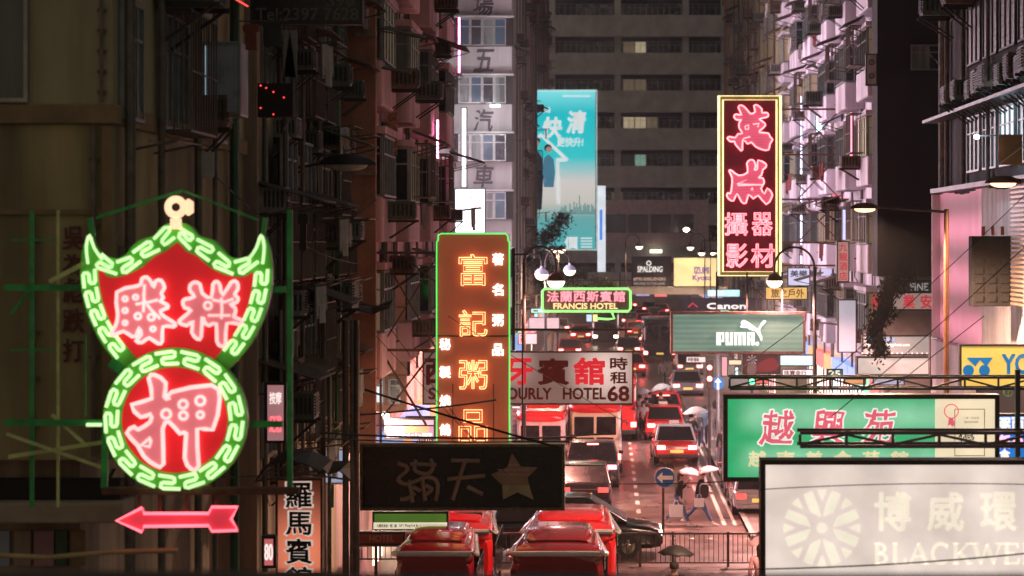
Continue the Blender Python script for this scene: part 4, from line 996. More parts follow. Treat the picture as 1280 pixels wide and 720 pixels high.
t = board('racket_shop_sign', 'yellow fascia with two blue triangles over circles below the corrugated wall', (1201, 432, 1330, 486), 60, M_yw, [('YO', (1253, 443, 1288, 467), M_bl, .03)])
for x in (1210.5, 1230.5):
    c = W(x, 463, 60); m = MB(); disc(m, c, .115, .012); m.build('blue_circle', M_bl, t)
for x0 in (1212, 1226):
    m = MB(); m.add([W(a, b_, 60)-Vector((0, .014, 0)) for a, b_ in ((x0-4, 447), (x0+15, 447), (x0+7, 458))], [(0, 1, 2)]); m.build('blue_triangle', M_bl, t)
m = MB(); m.tube(ring(W(1257, 489, 60)-Vector((0, .3, 0)), .09, 18), .008, True); m.tube([W(1257, 495, 60)-Vector((0, .3, 0)), W(1257, 486, 60)-Vector((0, .3, 0)), W(1260, 488, 60)-Vector((0, .3, 0))], .008); m.build('green_mark', M_greensteel, t)
t = board('blue_character_sign', 'bright blue sign with white and pink characters at the right edge behind the truss', (1247, 519, 1300, 575), 72, em('blue_lit', (.02, .22, .75), .85), [])
for ch, bx, mt_ in (('粥', (1249, 522, 1262, 540), M_wt), ('面', (1265, 522, 1279, 540), M_wt), ('飯', (1249, 544, 1262, 560), M_neon_pink), ('小', (1265, 544, 1279, 560), M_neon_pink), ('食', (1249, 562, 1262, 574), M_wt)):
    m = MB(); text(m, ch, bx, 72, .02, bold=.05); m.build('lit_character', mt_, t)
board('red_fascia_sign', 'dim white fascia with red characters under the dark gable wall', (1098, 366, 1180, 387), 38.2, em('dim_white_fascia', (1, .75, .68), .22), [('商', (1090, 368, 1104, 385), M_redprint, .03), ('業', (1129, 369, 1143, 385), M_redprint, .03), ('安', (1151, 369, 1165, 385), M_redprint, .03)])
board('green_fascia_sign', 'dark green fascia with pale slanted letters above the red character fascia', (1114, 351, 1180, 365), 38.3, pm('dark_green_fascia', (.02, .05, .04), .4), [('FINE', (1138, 354, 1160, 363), em('grey_lit', (1, 1, 1), 1), .02)])
t = board('photo_shop_fascia', 'grey fascia with a white web address and small blue round mark', (1078, 420, 1163, 443), 39, em('grey_green_fascia', (.5, .56, .54), .32), [('www.everythingphoto.com', (1084, 429, 1137, 434), M_wt, .03), ('攝影器材', (1091, 422, 1119, 428), em('pale_blue_print', (.4, .6, 1), .6), .02)])
m = MB(); disc(m, W(1086, 424.5, 39), .08, .03); m.build('blue_mark', M_bl, t)
m = MB()
for i in range(14): disc(m, W(1078+i*6.2, 441.5, 39), .025, .03, 8)
m.build('edge_bulb', M_wt, t)
board('white_canopy_board', 'blank cream board under the photo shop fascia', (1072, 447, 1161, 468), 39.6, em('cream_blank_board', (1, .84, .76), .62), dep=.6)
board('tall_notice_panel', 'tall pale violet panel beside the photo shop fascia', (1048, 375, 1070, 440), 37, em('pale_violet_panel', (.75, .72, .85), .55))
t = board('green_glow_pillar', 'narrow greenish white lit pillar right of the photo shop', (1163, 420, 1172, 470), 41, em('green_white_pillar', (.85, 1, .75), .9))
board('cross_sign', 'small neon with green cross and pale panel left of the congee sign', (505, 378, 517, 398), 47, pm('very_dark_panel', (.02, .02, .02)), [])
t = bpy.data.objects['cross_sign']; mg = em('vivid_green_neon', (1, 1, 1), 1)
m = MB(); fill(m, [W(x, y, 47)-Vector((0, .02, 0)) for x, y in ((506,362),(511,358),(515,364),(512,370),(516,378),(513,385),(508,384),(505,377),(509,370))]); m.build('green_glow', mg, t)
m = MB(); m.bar(W(507, 362, 47)-Vector((0, .06, 0)), W(515, 384, 47)-Vector((0, .06, 0)), .04); m.bar(W(515, 362, 47)-Vector((0, .08, 0)), W(506, 384, 47)-Vector((0, .08, 0)), .04); m.build('cross_bar', M_black, t)
m = MB(); panel(m, 506, 391, 513, 405, 47, .02, .05); m.build('pale_panel', em('violet_white_lit', (1, 1, 1), 1), t)
t = board('led_sign', 'narrow vertical blue and red light sign under the tenement corner', (452, 460, 461, 502), 52, em('blue_led', (.15, .5, 1), 1.2), [])
for i in range(4): m = MB(); panel(m, 455, 464+i*9, 461, 469+i*9, 52, .01, .02); m.build('led_cell', M_neon_red if i % 2 else M_neon_white, t)
t = board('pink_banner', 'pale pink and violet banner behind the black star sign', (482, 524, 543, 548), 54, em('pink_violet_lit', (1, .55, .75), .62), [('24小時', (500, 541, 540, 547), M_wt, .03)])
m = MB(); panel(m, 505, 532, 536, 541, 54, .01, .02); m.build('orange_stripe', em('orange_stripe_lit', (1, .42, .22), 1.0), t)
board('teal_shop_sign', 'teal and white shop sign above the pink banner', (508, 522, 543, 531), 52, em('teal_white_lit', (.5, 1, .85), 1.1), [('藥房', (512, 524, 530, 529), pm('dark_red_lettering', (0, 0, 0)), .03)])
t = board('green_strip_sign', 'low green sign with a white lower strip hanging under the black star sign', (467, 641, 559, 661), 62, em('green_board', (.10, .22, .03), .6), [])
m = MB(); panel(m, 467, 653, 559, 661, 62, .02, .03); q = m.build('white_strip', em('white_strip_face', (1, .9, .65), .8), t)
m = MB(); text(m, '九龍旺角道一號二樓', (471, 655, 496, 659), 62, .035, bold=.02); text(m, 'G/F 1 Mong Kok Road', (499, 655, 526, 659), 62, .035, bold=.02); m.build('lettering', M_black, q)
t = board('white_plate_sign', 'small white plate on a short pole beside the red minibus roof', (572, 642, 601, 652), 56, em('white_plate', (1, .8, .7), .75), [('元朗', (576, 643, 587, 650), M_redprint, .02), ('11', (589, 643, 597, 651), M_black, .03)])
MB().cyl(W(587, 652, 56), W(587, 672, 56), .04).build('pole', M_white, t)
board('dark_red_hotel_sign', 'dull red hotel board low behind the guesthouse sign', (440, 666, 505, 680), 60, pm('dull_red_board', (.3, .05, .05), .5), [('HOTEL', (462, 669, 493, 677), pm('dull_tan', (.45, .25, .2)), .02)])
board('pink_price_sign', 'small glowing pink neon price board at the lower left', (329, 672, 343, 708), 85, em('pink_board', (1, .25, .25), .5), [('80', (331, 680, 341, 700), M_wt, .02)])
board('pale_blue_sheet', 'plain pale blue lit panel hanging left of the black star sign', (396, 562, 432, 604), 62, em('pale_blue_lit', (.62, .72, 1), .42), fr=M_white)
board('red_window_sign', 'angled shop window with red and white fluorescent glow left of centre', (333, 480, 356, 552), 80, em('red_white_window', (1, .45, .48), .32), [('按摩', (337, 490, 352, 505), M_wt, .01), ('足浴', (337, 520, 352, 540), M_neon_red, .01)])
board('vertical_red_hotel_sign', 'narrow pale sign with small red vertical characters on the bright tenement', (1047, 302, 1061, 352), 36, em('dim_pink_board', (1, .65, .6), .25), [(ch, (1049, 304+i*12, 1059, 314+i*12), M_redprint, .02) for i, ch in enumerate('九龍酒店')])
board('violet_lightbox', 'small blank violet lightbox high on the bright tenement', (1032, 25, 1045, 61), 30, em('violet_box', (.75, .75, 1), .8))
board('two_lamp_box', 'pale upright box with two round grey marks on the bright tenement edge', (1083, 68, 1096, 106), 38.5, pm('pale_box', (.5, .46, .42), .5))
t = bpy.data.objects['two_lamp_box']
for y_ in (78, 95): MB().tube(ring(W(1089.5, y_, 38.5)-Vector((0, .03, 0)), .08, 14), .015, True).build('round_mark', M_grey, t)
for i, (bx, s_, col, st_) in enumerate((((1000, 120, 1003, 330), 27, (.8, .75, 1), 2.2), ((1020, 145, 1028, 165), 29, (.6, .9, 1), 3.0), ((1062, 140, 1066, 200), 34, (1, .3, .4), 2.2), ((1040, 225, 1056, 262), 31, (1, .22, .3), .9), ((1026, 300, 1040, 345), 30, (.75, .7, 1), .8), ((1053, 262, 1060, 300), 34, (.6, .6, 1), 1.2))):
    board('lit_wall_panel', ['thin tall violet light strip at the rear of the bright tenement', 'small cyan white light panel between bays of the bright tenement', 'thin red light strip near the front corner of the bright tenement', 'squarish red lit panel mid height on the bright tenement', 'pale violet panel low on the bright tenement behind the arched lamp', 'small blue violet strip below the red light strip'][i], bx, s_, em(f'wall_panel_light_{"abcdef"[i]}', col, st_), ft=.02, grp='lit panels on the bright tenement')

for lb, px_, y0, y1, s_, col in (('thin added magenta light strip at the upper far corner of the pink tenement', 574, 22, 92, 38, (1, .12, .45)), ('thin added red pink light strip at mid height on the pink tenement bays', 547, 150, 198, 44, (1, .2, .5)), ('short added rose light strip low on the pink tenement near the white lightbox', 563, 205, 232, 41, (1, .15, .28))):
    t = thing('added_light_strip', lb, 'added light strip', W(px_, y1, s_), 'thin added light strips on the left tenements')  # strips added to tint the bays pink, in place of reflected neon
    MB().tube([W(px_, y0, s_), W(px_, y1, s_)], .03, n=6).build('neon_tube', em('strip_%.2f_%.2f' % (col[1], col[2]), col, 22), t)  # added light strip that tints the bays, not a sign tube
    for y_ in (y0+3, y1-3): MB().bar(W(px_, y_, s_), W(px_, y_, s_)+Vector((-.5, .15, 0)), .02).build('bracket', M_steel, t)

for lb, bx, s_, col, st_, tx in (
 ('tiny green white shop sign far down the left side under the lamps', (664,386,683,391), 22, (.5, 1, .8), 1.6, '藥'),
 ('pale speckled hoarding on the left under the hotel neon', (661,397,699,413), 25, (.9, .72, .72), .38, ''),
 ('small pink shop sign low on the left above the hourly hotel sign', (648,417,671,430), 29, (1, .4, .5), .7, '茶'),
 ('tall thin cyan sign just left of the hotel neon', (668,392,672,396), 21, (.5, .95, 1), 2.0, ''),
 ('small yellow sign under the right end of the hotel neon', (741,393,747,402), 20, (1, .8, .3), 1.2, ''),
 ('blue and white sign under the middle of the hotel neon', (733,393,740,402), 20, (.4, .6, 1), 1.3, ''),
 ('little pink sign by the head of the traffic queue', (781,374,790,382), 12.5, (1, .35, .5), 1.1, ''),
 ('little violet sign under the slate billboard', (795,363,812,370), 12.4, (.6, .5, 1), .7, ''),
 ('little red sign right of the violet one under the billboards', (818,364,834,371), 12.4, (1, .2, .2), .8, ''),
 ('white shop sign left of the red traffic light', (858,446,882,453), 26, (1, .85, .8), .7, '時裝'),
 ('rosy vertical shop sign behind the red traffic light', (902,446,909,470), 30, (1, .45, .5), .8, ''),
 ('warm fascia right of the little blue arrow sign', (911,450,927,456), 31, (1, .75, .5), .9, ''),
 ('thin cyan upright sign above the long black truss', (919,459,923,470), 32, (.5, .95, 1), 1.6, ''),
 ('small red fascia under the shoe poster', (936,473,961,479), 34, (1, .15, .15), .7, ''),
 ('small dark green fascia with white mark behind the truss', (1034,462,1053,472), 40, (.05, .3, .15), .4, '25'),
 ('orange lit strip behind the middle of the long black truss', (1056,474,1082,480), 40, (1, .45, .2), .8, ''),
 ('cool white fascia behind the truss under the cyan strip', (978,462,1018,470), 35, (.85, .95, 1), .7, '珠寶金行'),
 ('pale lilac shopfront board between truss and blank cream board', (1092,472,1130,481), 42, (.8, .75, 1), .5, '')):
    board('far_shop_sign', lb, bx, s_, em('far_sign_%d_%d' % (bx[0], bx[1]), col, st_), [(tx, (bx[0]+2, bx[1]+1.2, min(bx[2]-2, bx[0]+2+7*len(tx)), bx[3]-1.2), M_wt if 'green fascia' in lb else pm('dark_sign_print', (.1, .02, .03), .5), .02)] if tx else [], ft=.03, grp='small lit shop signs down the street')
# ================================================================== STREET LAMPS
M_lshade = pm('brown_lamp_shade', (.16, .08, .05), .4, .3); M_lpale = pm('pale_lamp_shade', (.45, .48, .62), .4, .2)
def dome_lamp(parent, c, r, shade, glow, power, col, squash=1.0):
    """opal bowl under a metal dome"""
    sh = MB(); sh.lathe(c, [(r*1.08, -.02*r), (r*1.05, .12*r), (r*.9, .45*r), (r*.6, .78*r), (r*.22, .95*r), (r*.14, 1.25*r), (.0, 1.3*r)], 18); o = sh.build('lamp_shade', shade, parent)
    g = MB(); g.lathe(c, [(r, 0), (r*.93, -.3*r*squash), (r*.72, -.62*r*squash), (r*.4, -.82*r*squash), (0, -.88*r*squash)], 18); g.build('lamp_glass', glow, parent)
    if power: l = lamp('lamp_light', (c[0], c[1], c[2]-r*1.15), power, col, r*.6, 168); l.parent = parent; l.location = Vector((c[0], c[1], c[2]-r*1.15))-org(parent)
def arc(c, r, a0, a1, n=12): return [Vector((c[0]+r*math.cos(R(a0+(a1-a0)*i/n)), c[1], c[2]+r*math.sin(R(a0+(a1-a0)*i/n)))) for i in range(n+1)]
WARM = (1, .60, .40)
def arc_lamp(name, label, s, px_pole, px_lamp, py_top, py_lamp, r, shade, glow, power, base_z=0, grp=None, spike=True, col=WARM):
    t = thing(name, label, 'street lamp', (W(px_pole, 0, s).x, F/s, base_z), grp)
    p = W(px_pole, py_top, s); q = W(px_lamp, py_lamp, s); rad = abs(q.x-p.x)/2; cx = (p.x+q.x)/2; zc = p.z-rad
    MB().tube([(p.x, p.y, base_z), (p.x, p.y, zc)], .07, n=8, r2=.05).build('pole', M_steel, t)
    a = arc((cx, p.y, zc), rad, 180 if q.x > p.x else 0, 0 if q.x > p.x else 180)
    MB().tube(a+[Vector((q.x, p.y, q.z+r*1.2))], .035, n=8).build('arched_arm', M_steel, t)
    dome_lamp(t, (q.x, q.y, q.z), r, shade, glow, power, col)
    MB().box(p.x-.09, p.x+.09, p.y-.09, p.y+.09, base_z, base_z+.7).build('base', M_steel, t)
    return t
arc_lamp('street_lamp', 'arched lamp with brown dome and glowing bowl beside the congee sign', 40, 655, 695, 308, 351, .28, M_lshade, M_bulb_cream, 7000, col=(1, .36, .28))
arc_lamp('street_lamp', 'arched lamp with pale lilac dome left of the brown domed lamp', 30, 655, 677, 318, 343, .28, M_lpale, M_bulb_cream, 2500)
arc_lamp('street_lamp', 'arched lamp with pale lilac dome right of the brown domed lamp', 30, 682, 712, 312, 338, .25, M_lpale, M_bulb_cream, 2500)
arc_lamp('street_lamp', 'tall arched lamp with brown dome by the yellow outdoor sign', 40, 1018, 968, 309, 351, .25, M_lshade, M_bulb_warm, 13000, col=(1, .48, .42))
arc_lamp('street_lamp', 'small distant arched lamp over the slate billboard', 14, 782, 799, 293, 308, .32, M_lshade, M_bulb_cream, 3000)
arc_lamp('street_lamp', 'small distant double lamp above the left edge of the yellow billboard', 13, 881, 863, 292, 309, .34, M_lshade, M_bulb_cream, 3000)
arc_lamp('street_lamp', 'small distant lamp in front of the yellow billboard', 13.5, 888, 877, 300, 316, .32, M_lshade, M_bulb_cream, 3000)
t = thing('lamp_cluster', 'pair of far lamps glowing in the dark tree leaves', 'street lamp', W(696, 360, 21))
for x in (691, 702): dome_lamp(t, W(x, 312, 21), .24, M_lshade, M_bulb_cream, 1500, WARM)
MB().bar(W(686, 308, 21), W(708, 308, 21), .06).build('cross_arm', M_steel, t); a = W(697, 309, 21); MB().cyl((a.x, a.y, 0), a, .07).build('pole', M_steel, t)
t = thing('lamp_cluster', 'row of small far lamps right of the dark billboard, above the street end', 'street lamp', W(895, 350, 13))
for x in (891, 899, 905): dome_lamp(t, W(x, 316, 13), .24, M_lshade, M_bulb_warm, 0, WARM)
MB().bar(W(888, 313, 13), W(908, 313, 13), .08).build('cross_arm', M_steel, t); a = W(897, 313, 13); MB().cyl((a.x, a.y, 0), a, .1).build('pole', M_steel, t)
t = thing('floodlight', 'single white floodlight on the wall of the far office slab', 'lamp', W(858, 289, 11)); a = W(858, 287, 11); MB().lathe(a, [(0, -.3), (.35, -.1), (.35, .1), (0, .25)], 12).build('lamp_glass', em('white_flood', (1, .85, .7), 12), t); MB().bar(a+Vector((0, 0, .2)), a+Vector((0, 14, .6)), .12).build('bracket', M_steel, t)
# near right lamps: long arm on brown pole
def shoe_lamp(name, label, s, c, arm_to, L_, r, glow, power, dark=False, tilt=0, poletop=None):
    cw = W(*c, s); t = thing(name, label, 'street lamp', (W(arm_to[0], 0, s).x, F/s, 0) if poletop else cw)
    sh = MB(); n = 16
    prof = [(1.06, 0), (1.0, .25), (.8, .55), (.5, .8), (0, .92)]; vs = []; fs = []
    for rr_, hh in prof:
        for k in range(n): a_ = 6.28319*k/n; vs.append((cw.x+L_*rr_*math.cos(a_), cw.y+r*rr_*math.sin(a_), cw.z+hh*r*.95))
    fs = [(i*n+k, i*n+(k+1) % n, (i+1)*n+(k+1) % n, (i+1)*n+k) for i in range(len(prof)-1) for k in range(n)]; sh.add(vs, fs); sh.sm = True
    sh.build('lamp_shade', M_black if dark else M_lshade, t)
    g = MB(); vs = []
    for rr_, hh in ((.92, -.01), (.8, -.25), (.5, -.42), (0, -.48)):
        for k in range(n): a_ = 6.28319*k/n; vs.append((cw.x+L_*.8*rr_*math.cos(a_), cw.y+r*rr_*math.sin(a_), cw.z+hh*r))
    g.add(vs, [(i*n+k, i*n+(k+1) % n, (i+1)*n+(k+1) % n, (i+1)*n+k) for i in range(3) for k in range(n)]); g.sm = True
    g.build('lamp_glass', glow, t)
    e_ = W(*arm_to, s); MB().tube([cw+Vector((0, 0, r*.4)), e_], .028, n=8).build('arm', M_steel, t)
    if poletop: MB().tube([(e_.x, e_.y, 0), (e_.x, e_.y, e_.z+.06)], .075, n=10, r2=.055).build('pole', pm('brown_pole', (.14, .06, .035), .4, .3), t)
    if power: l = lamp('lamp_light', (0, 0, 0), power, WARM, .12, 160); l.parent = t; l.location = cw-Vector((0, 0, r*.9))-org(t)
shoe_lamp('street_lamp', 'warm lamp on a long arm from the brown pole before the dark gable', 60, (1081, 261), (1183, 265), .30, .15, em('hot_lamp_glass', (1, .55, .22), 6), 8000, poletop=True)
shoe_lamp('street_lamp', 'warm lamp hanging close to the right edge above the corrugated wall', 62, (1254, 229), (1340, 226), .36, .18, em('hot_lamp_glass', (1, 1, 1), 1), 1600)
shoe_lamp('street_lamp', 'big unlit black lamp hanging before the red brown gable', 68, (434, 206), (340, 214), .52, .24, pm('grey_lamp_glass', (.4, .4, .36), .3), 0, dark=True)
t = thing('shop_lamp', 'bare bright work lamp by the blue and red light sign', 'lamp', W(482, 520, 54)); a = W(481, 519, 54)
MB().lathe(a, [(0, -.09), (.08, -.05), (.10, 0), (.06, .07), (0, .08)], 12).build('lamp_glass', em('hot_white_lamp', (1, .85, .7), 22), t); MB().bar(a+Vector((-.3, 0, .05)), a+Vector((.05, 0, .08)), .03).build('arm', M_steel, t)
l = lamp('lamp_light', (0, 0, 0), 350, (1, .8, .65), .1); l.parent = t; l.location = a+Vector((0, -.2, -.1))-org(t)
t = thing('work_light', 'small cold white star of light on the right wall', 'lamp', W(1221, 172, 56)); a = W(1221, 171, 56)-Vector((0, 0, 0))
MB().lathe(a, [(0, -.06), (.06, -.03), (.06, .03), (0, .06)], 10).build('lamp_glass', em('cold_white_lamp', (.55, .8, 1), 26), t); MB().bar(a+Vector((0, .05, .02)), a+Vector((.55, .1, .04)), .03).build('bracket', M_steel, t)
l = lamp('lamp_light', (0, 0, 0), 110, (.55, .78, 1), .06); l.parent = t; l.location = a+Vector((0, -.12, -.05))-org(t)
t = thing('wall_floodlight', 'cold floodlight on a short bracket lighting the grey block', 'lamp', W(619, 132, 24.6)); a = W(619, 131, 24.6)
MB().bar(a, a+Vector((-1.2, .3, .25)), .06).build('bracket', M_steel, t); MB().cbox(a-Vector((0, 0, .05)), .5, .3, .12).build('lamp_head', em('cold_white_lamp2', (.7, 1, .95), 6), t)
l = lamp('lamp_light', (0, 0, 0), 420, (.9, 1, 1), .2); l.parent = t; l.location = a+Vector((-.3, -1.0, -.3))-org(t)

# shopfront light along both pavements (the lit windows of the ground floor shops)
shopcols = [(1, .66, .55), (1, .48, .48), (.85, .85, 1), (1, .60, .66), (1, .75, .55)]
rr = random.Random(12)
def shopfront(bld, x, y0, y1, side, st=6):
    y = y0; i = 0
    while y < y1-2:
        wd = rr.uniform(3, 4.4); c = rr.choice(shopcols)
        mt = em('shop_light_%d_%d' % (shopcols.index(c), st), c, st*.55)
        MB().box(x, x+side*.06, y+.2, y+wd-.2, .5, 2.9).build('shop_window', mt, bld)
        m = MB(); z = .5
        for k in range(4): yy = y+.2+(wd-.4)*k/3; m.box(x+side*.06, x+side*.12, yy-.04, yy+.04, .5, 2.9)
        m.box(x+side*.06, x+side*.1, y+.2, y+wd-.2, 1.5, 1.56); m.build('shop_frame', M_steel, bld)
        MB().box(x, x+side*.5, y+.1, y+wd-.1, 3.0, 3.7).build('shop_fascia', em('fascia_%d' % rr.randint(0, 5), rr.choice([(1, .2, .2), (1, .8, .7), (.3, .5, 1), (1, .5, .2), (.3, .9, .6)]), .8), bld)
        y += wd
B = bpy.data.objects
shopfront(B['bay_window_building'], -5.9, 61, 81, 1, 7)
shopfront(B['garage_building'], -4.8, 126, 155, 1, 7)
shopfront(B['brown_building'], -4.9, 161, 214, 1, 6)
shopfront(B['bright_bay_building'], 10.4, 82, 122, -1, 9)
shopfront(B['yellow_building'], 9.0, 126, 174, -1, 8)
shopfront(B['distant_building'], 10.5, 178, 288, -1, 6)
# podium of the dark gable: lit shop mouth
for i, (x0_, x1_, c) in enumerate(((9.3, 10.2, 0), (10.4, 11.6, 3), (11.8, 13.2, 1))):
    MB().box(x0_, x1_, 78.85, 78.93, .4, 3.3).build('shop_window', em('shop_light_%d_9' % c, shopcols[c], 5), B['dark_gable_building'])

# ================================================================== FAR FOOTBRIDGE
t = thing('footbridge', 'concrete footbridge crossing the far end of the street under the billboards', 'footbridge', (2, 232, 0))
m = MB(); m.box(-12, 22, 231, 234, ZZ(368, 13), ZZ(359, 13)); m.build('deck', M_office, t)
for x in (-6.2, 10.9): MB().box(x-.5, x+.5, 231.5, 233.5, 0, ZZ(368, 13)).build('pier', M_office, t)
m = MB(); [m.box(-12+i*.5, -11.95+i*.5, 231.05, 231.1, ZZ(359, 13), ZZ(351, 13)) for i in range(66)]; m.box(-12, 22, 231.03, 231.12, ZZ(351, 13), ZZ(350, 13)); m.build('railing', M_steel, t)

# ================================================================== GANTRIES, POSTS, RAILS
def truss(name, label, s, x0, x1, y0, y1, panels, th, mt, dep=.5):
    t = thing(name, label, 'steel gantry', W(x0, y1, s))
    for dy in (0, dep):
        for yy in (y0, y1): a, c = W(x0, yy, s), W(x1, yy, s); a.y += dy; c.y += dy; MB().bar(a, c, th).build('chord', mt, t)
    for i in range(panels+1):
        x = x0+(x1-x0)*i/panels; a, c = W(x, y0, s), W(x, y1, s); a.z -= th/2; c.z += th/2; MB().bar(a, c, th*.8).build('upright', mt, t)
        if i < panels:
            xn = x0+(x1-x0)*(i+1)/panels; a, c = (W(x, y1, s), W(xn, y0, s)) if i % 2 == 0 else (W(x, y0, s), W(xn, y1, s))
            a.z += th*.5*(1 if i % 2 == 0 else -1); c.z -= th*.5*(1 if i % 2 == 0 else -1); MB().bar(a, c, th*.75).build('brace', mt, t)
    return t
truss('steel_gantry', 'long black steel truss running above the green restaurant sign', 68, 912, 1290, 472, 486, 9, .045, M_black)
truss('steel_gantry', 'short black steel truss in front of the green restaurant sign', 86, 1000, 1290, 541, 558, 5, .05, pm('brown_black_truss', (.03, .012, .01), .4, .3))
t = thing('gantry_post', 'dark upright post at the right edge carrying the near truss', 'steel post', W(1272, 720, 84)); MB().bar(W(1272, 462, 84), W(1272, 574, 84), .07).build('post', M_black, t)
t = thing('sign_scaffold', 'brown cross braced steel scaffold left of the congee sign', 'scaffold', W(470, 560, 56))
M_scaf = pm('brown_scaffold', (.13, .085, .06), .6, .2, .4, 5)
for x0, y0, x1, y1, wd in ((475,312,475,560,.055),(545,312,545,520,.04),(456,316,548,316,.06),(440,438,548,438,.06),(475,438,532,532,.05),(545,435,475,525,.045),(478,320,545,436,.04),(545,322,478,430,.035),(478,315,478,438,.03),(455,532,545,532,.03),(500,318,548,355,.03)):
    a, c = W(x0, y0, 56), W(x1, y1, 56); a.y += .1*(x0 % 7)*.3; c.y = a.y; MB().bar(a, c, wd).build('steel_bar', M_scaf, t)
t = thing('side_bracket', 'black steel bracket with rungs joining the congee sign to lamp posts', 'steel bracket', W(650, 440, 58))
for x0, y0, x1, y1, wd in ((638,412,790,412,.05),(642,310,642,438,.06),(653,395,653,550,.03),(640,318,660,318,.04),(640,552,712,552,.05),(712,545,760,542,.04)):
    MB().bar(W(x0, y0, 58), W(x1, y1, 58), wd).build('steel_bar', M_black, t)
for i in range(7): MB().bar(W(643, 330+i*12, 58), W(648, 330+i*12, 58), .035).build('rung', M_white, t)

# pedestrian railing across the junction: posts, rails, bars are parts
def railing(name, label, s, x0, x1, y0, y1, posts, step, mt):
    t = thing(name, label, 'railing', W(x0, y1, s)); a, c = W(x0, y0, s), W(x1, y1, s)
    MB().bar((a.x, a.y, a.z), (c.x, a.y, a.z), .05).build('top_rail', mt, t); MB().bar((a.x, a.y, c.z+.12), (c.x, a.y, c.z+.12), .035).build('bottom_rail', mt, t)
    for px_ in posts: x = W(px_, 0, s).x; MB().box(x-.035, x+.035, a.y-.04, a.y+.04, 0, a.z+.05).build('post', mt, t)
    bm_ = MB().box(-.009, .009, -.009, .009, c.z+.14, a.z-.025).mesh('bar'); setmat(bm_, mt)
    x = a.x+.1
    while x < c.x-.03: inst('bar', bm_, t, (x, a.y, 0)); x += step
    return t
M_rail = pm('dark_rail_paint', (.05, .03, .025), .45, .4)
railing('pedestrian_railing', 'long dark pedestrian railing with close vertical bars in front of the crossing', 46.4, 610, 951, 667, 709, (625, 668, 711, 756, 800, 841, 910, 949), .13, M_rail)
railing('crowd_barrier', 'short grey barrier on the right pavement beside the crossing', 39, 927, 952, 620, 662, (928, 951), .12, M_alu)
railing('kerb_railing', 'low railing along the left pavement behind the dull red hotel board', 52, 440, 520, 682, 705, (442, 470, 500, 519), .14, M_rail)
t = thing('bridge_parapet', 'dark out of focus ledge along the very bottom', 'parapet', (-1, 10, 7)); s = 300
m = MB(); m.box(W(-10, 0, s).x, W(430, 0, s).x, 9.9, 10.1, 6.6, ZZ(717, s)); m.build('ledge', pm('dark_ledge', (.06, .045, .03), .8), t, bevel=.01)
m = MB(); m.box(W(430.5, 0, s).x, W(1290, 0, s).x, 9.95, 10.15, 6.6, ZZ(723, s)); m.build('rail', M_steel, t, bevel=.01)
t = thing('bamboo_pole', 'pale bamboo pole lying low across the lower left corner', 'pole', W(0, 700, 110)); MB().tube([W(-5, 694, 110), W(60, 697, 110), W(140, 690, 110), W(222, 688, 110)], .03, n=8).build('pole', pm('bamboo', (.42, .30, .14), .5), t)
t = thing('traffic_sign', 'round blue road sign with white left arrow on a thin pole', 'traffic sign', W(831, 660, 42)); c = W(831, 597, 42)
m = MB(); m.prism([(c.x+.30*math.cos(k*.2618), c.z+.30*math.sin(k*.2618)) for k in range(24)], c.y-.02, c.y+.02); m.build('disc', pm('road_sign_blue', (.01, .10, .30), .3, 0, .1), t)
q = [(821,597),(828,590),(828,594.5),(841,594.5),(841,599.5),(828,599.5),(828,604)]; m = MB(); m.prism([(W(x, y, 42).x, W(x, y, 42).z) for x, y in q], c.y-.03, c.y-.021); m.build('arrow', pm('sign_white', (.75, .68, .55), .4, 0, .05), t)
MB().cyl((W(829, 0, 42).x, c.y+.06, 0), (W(829, 0, 42).x, c.y+.06, c.z+.25), .04).build('pole', M_rail, t)
m = MB(); m.tube(ring(c-Vector((0, .02, 0)), .295, 28), .012, True); m.build('rim', M_alu, t)
t = thing('direction_sign', 'small blue sign with white up arrow beside distant traffic', 'traffic sign', W(897, 520, 33)); c = W(897.5, 479, 33)
m = MB(); m.prism([(c.x+.24*math.cos(k*.314), c.z+.24*math.sin(k*.314)) for k in range(20)], c.y-.02, c.y+.02); m.build('disc', em('lit_blue_sign', (.03, .35, .9), .55), t)
q = [(897.5,472),(893,478),(896,478),(896,487),(899,487),(899,478),(902,478)]; m = MB(); m.prism([(W(x, y, 33).x, W(x, y, 33).z) for x, y in q], c.y-.03, c.y-.021); m.build('arrow', M_wt, t)
MB().cyl((c.x, c.y+.06, 0), (c.x, c.y+.06, c.z+1.2), .05).build('pole', M_alu, t)
t = thing('traffic_light', 'slim traffic light showing red above the small blue arrow sign', 'traffic light', W(889, 520, 35)); 
a = W(887, 470, 35); MB().box(a.x-.14, a.x+.14, a.y, a.y+.2, a.z-.45, a.z+.55).build('housing', M_black, t); MB().cyl((a.x, a.y+.1, 0), (a.x, a.y+.1, a.z-.45), .05).build('pole', M_steel, t)
for dz in (.30, -.1): m = MB(); m.lathe((a.x, a.y-.01, a.z+dz), [(.09, 0), (.07, -.03), (0, -.05)], 12, 'y'); m.build('red_lens', M_tail, t)
t = thing('traffic_light', 'traffic light glowing green behind the long black truss', 'traffic light', W(940, 500, 36)); a = W(940, 477, 36)
MB().box(a.x-.14, a.x+.14, a.y, a.y+.2, a.z-.3, a.z+.6).build('housing', M_black, t); MB().cyl((a.x, a.y+.1, 0), (a.x, a.y+.1, a.z-.3), .05).build('pole', M_steel, t)
m = MB(); m.lathe((a.x, a.y-.01, a.z), [(.1, 0), (.08, -.03), (0, -.05)], 12, 'y'); m.build('green_lens', em('green_signal', (.05, 1, .35), 6), t)

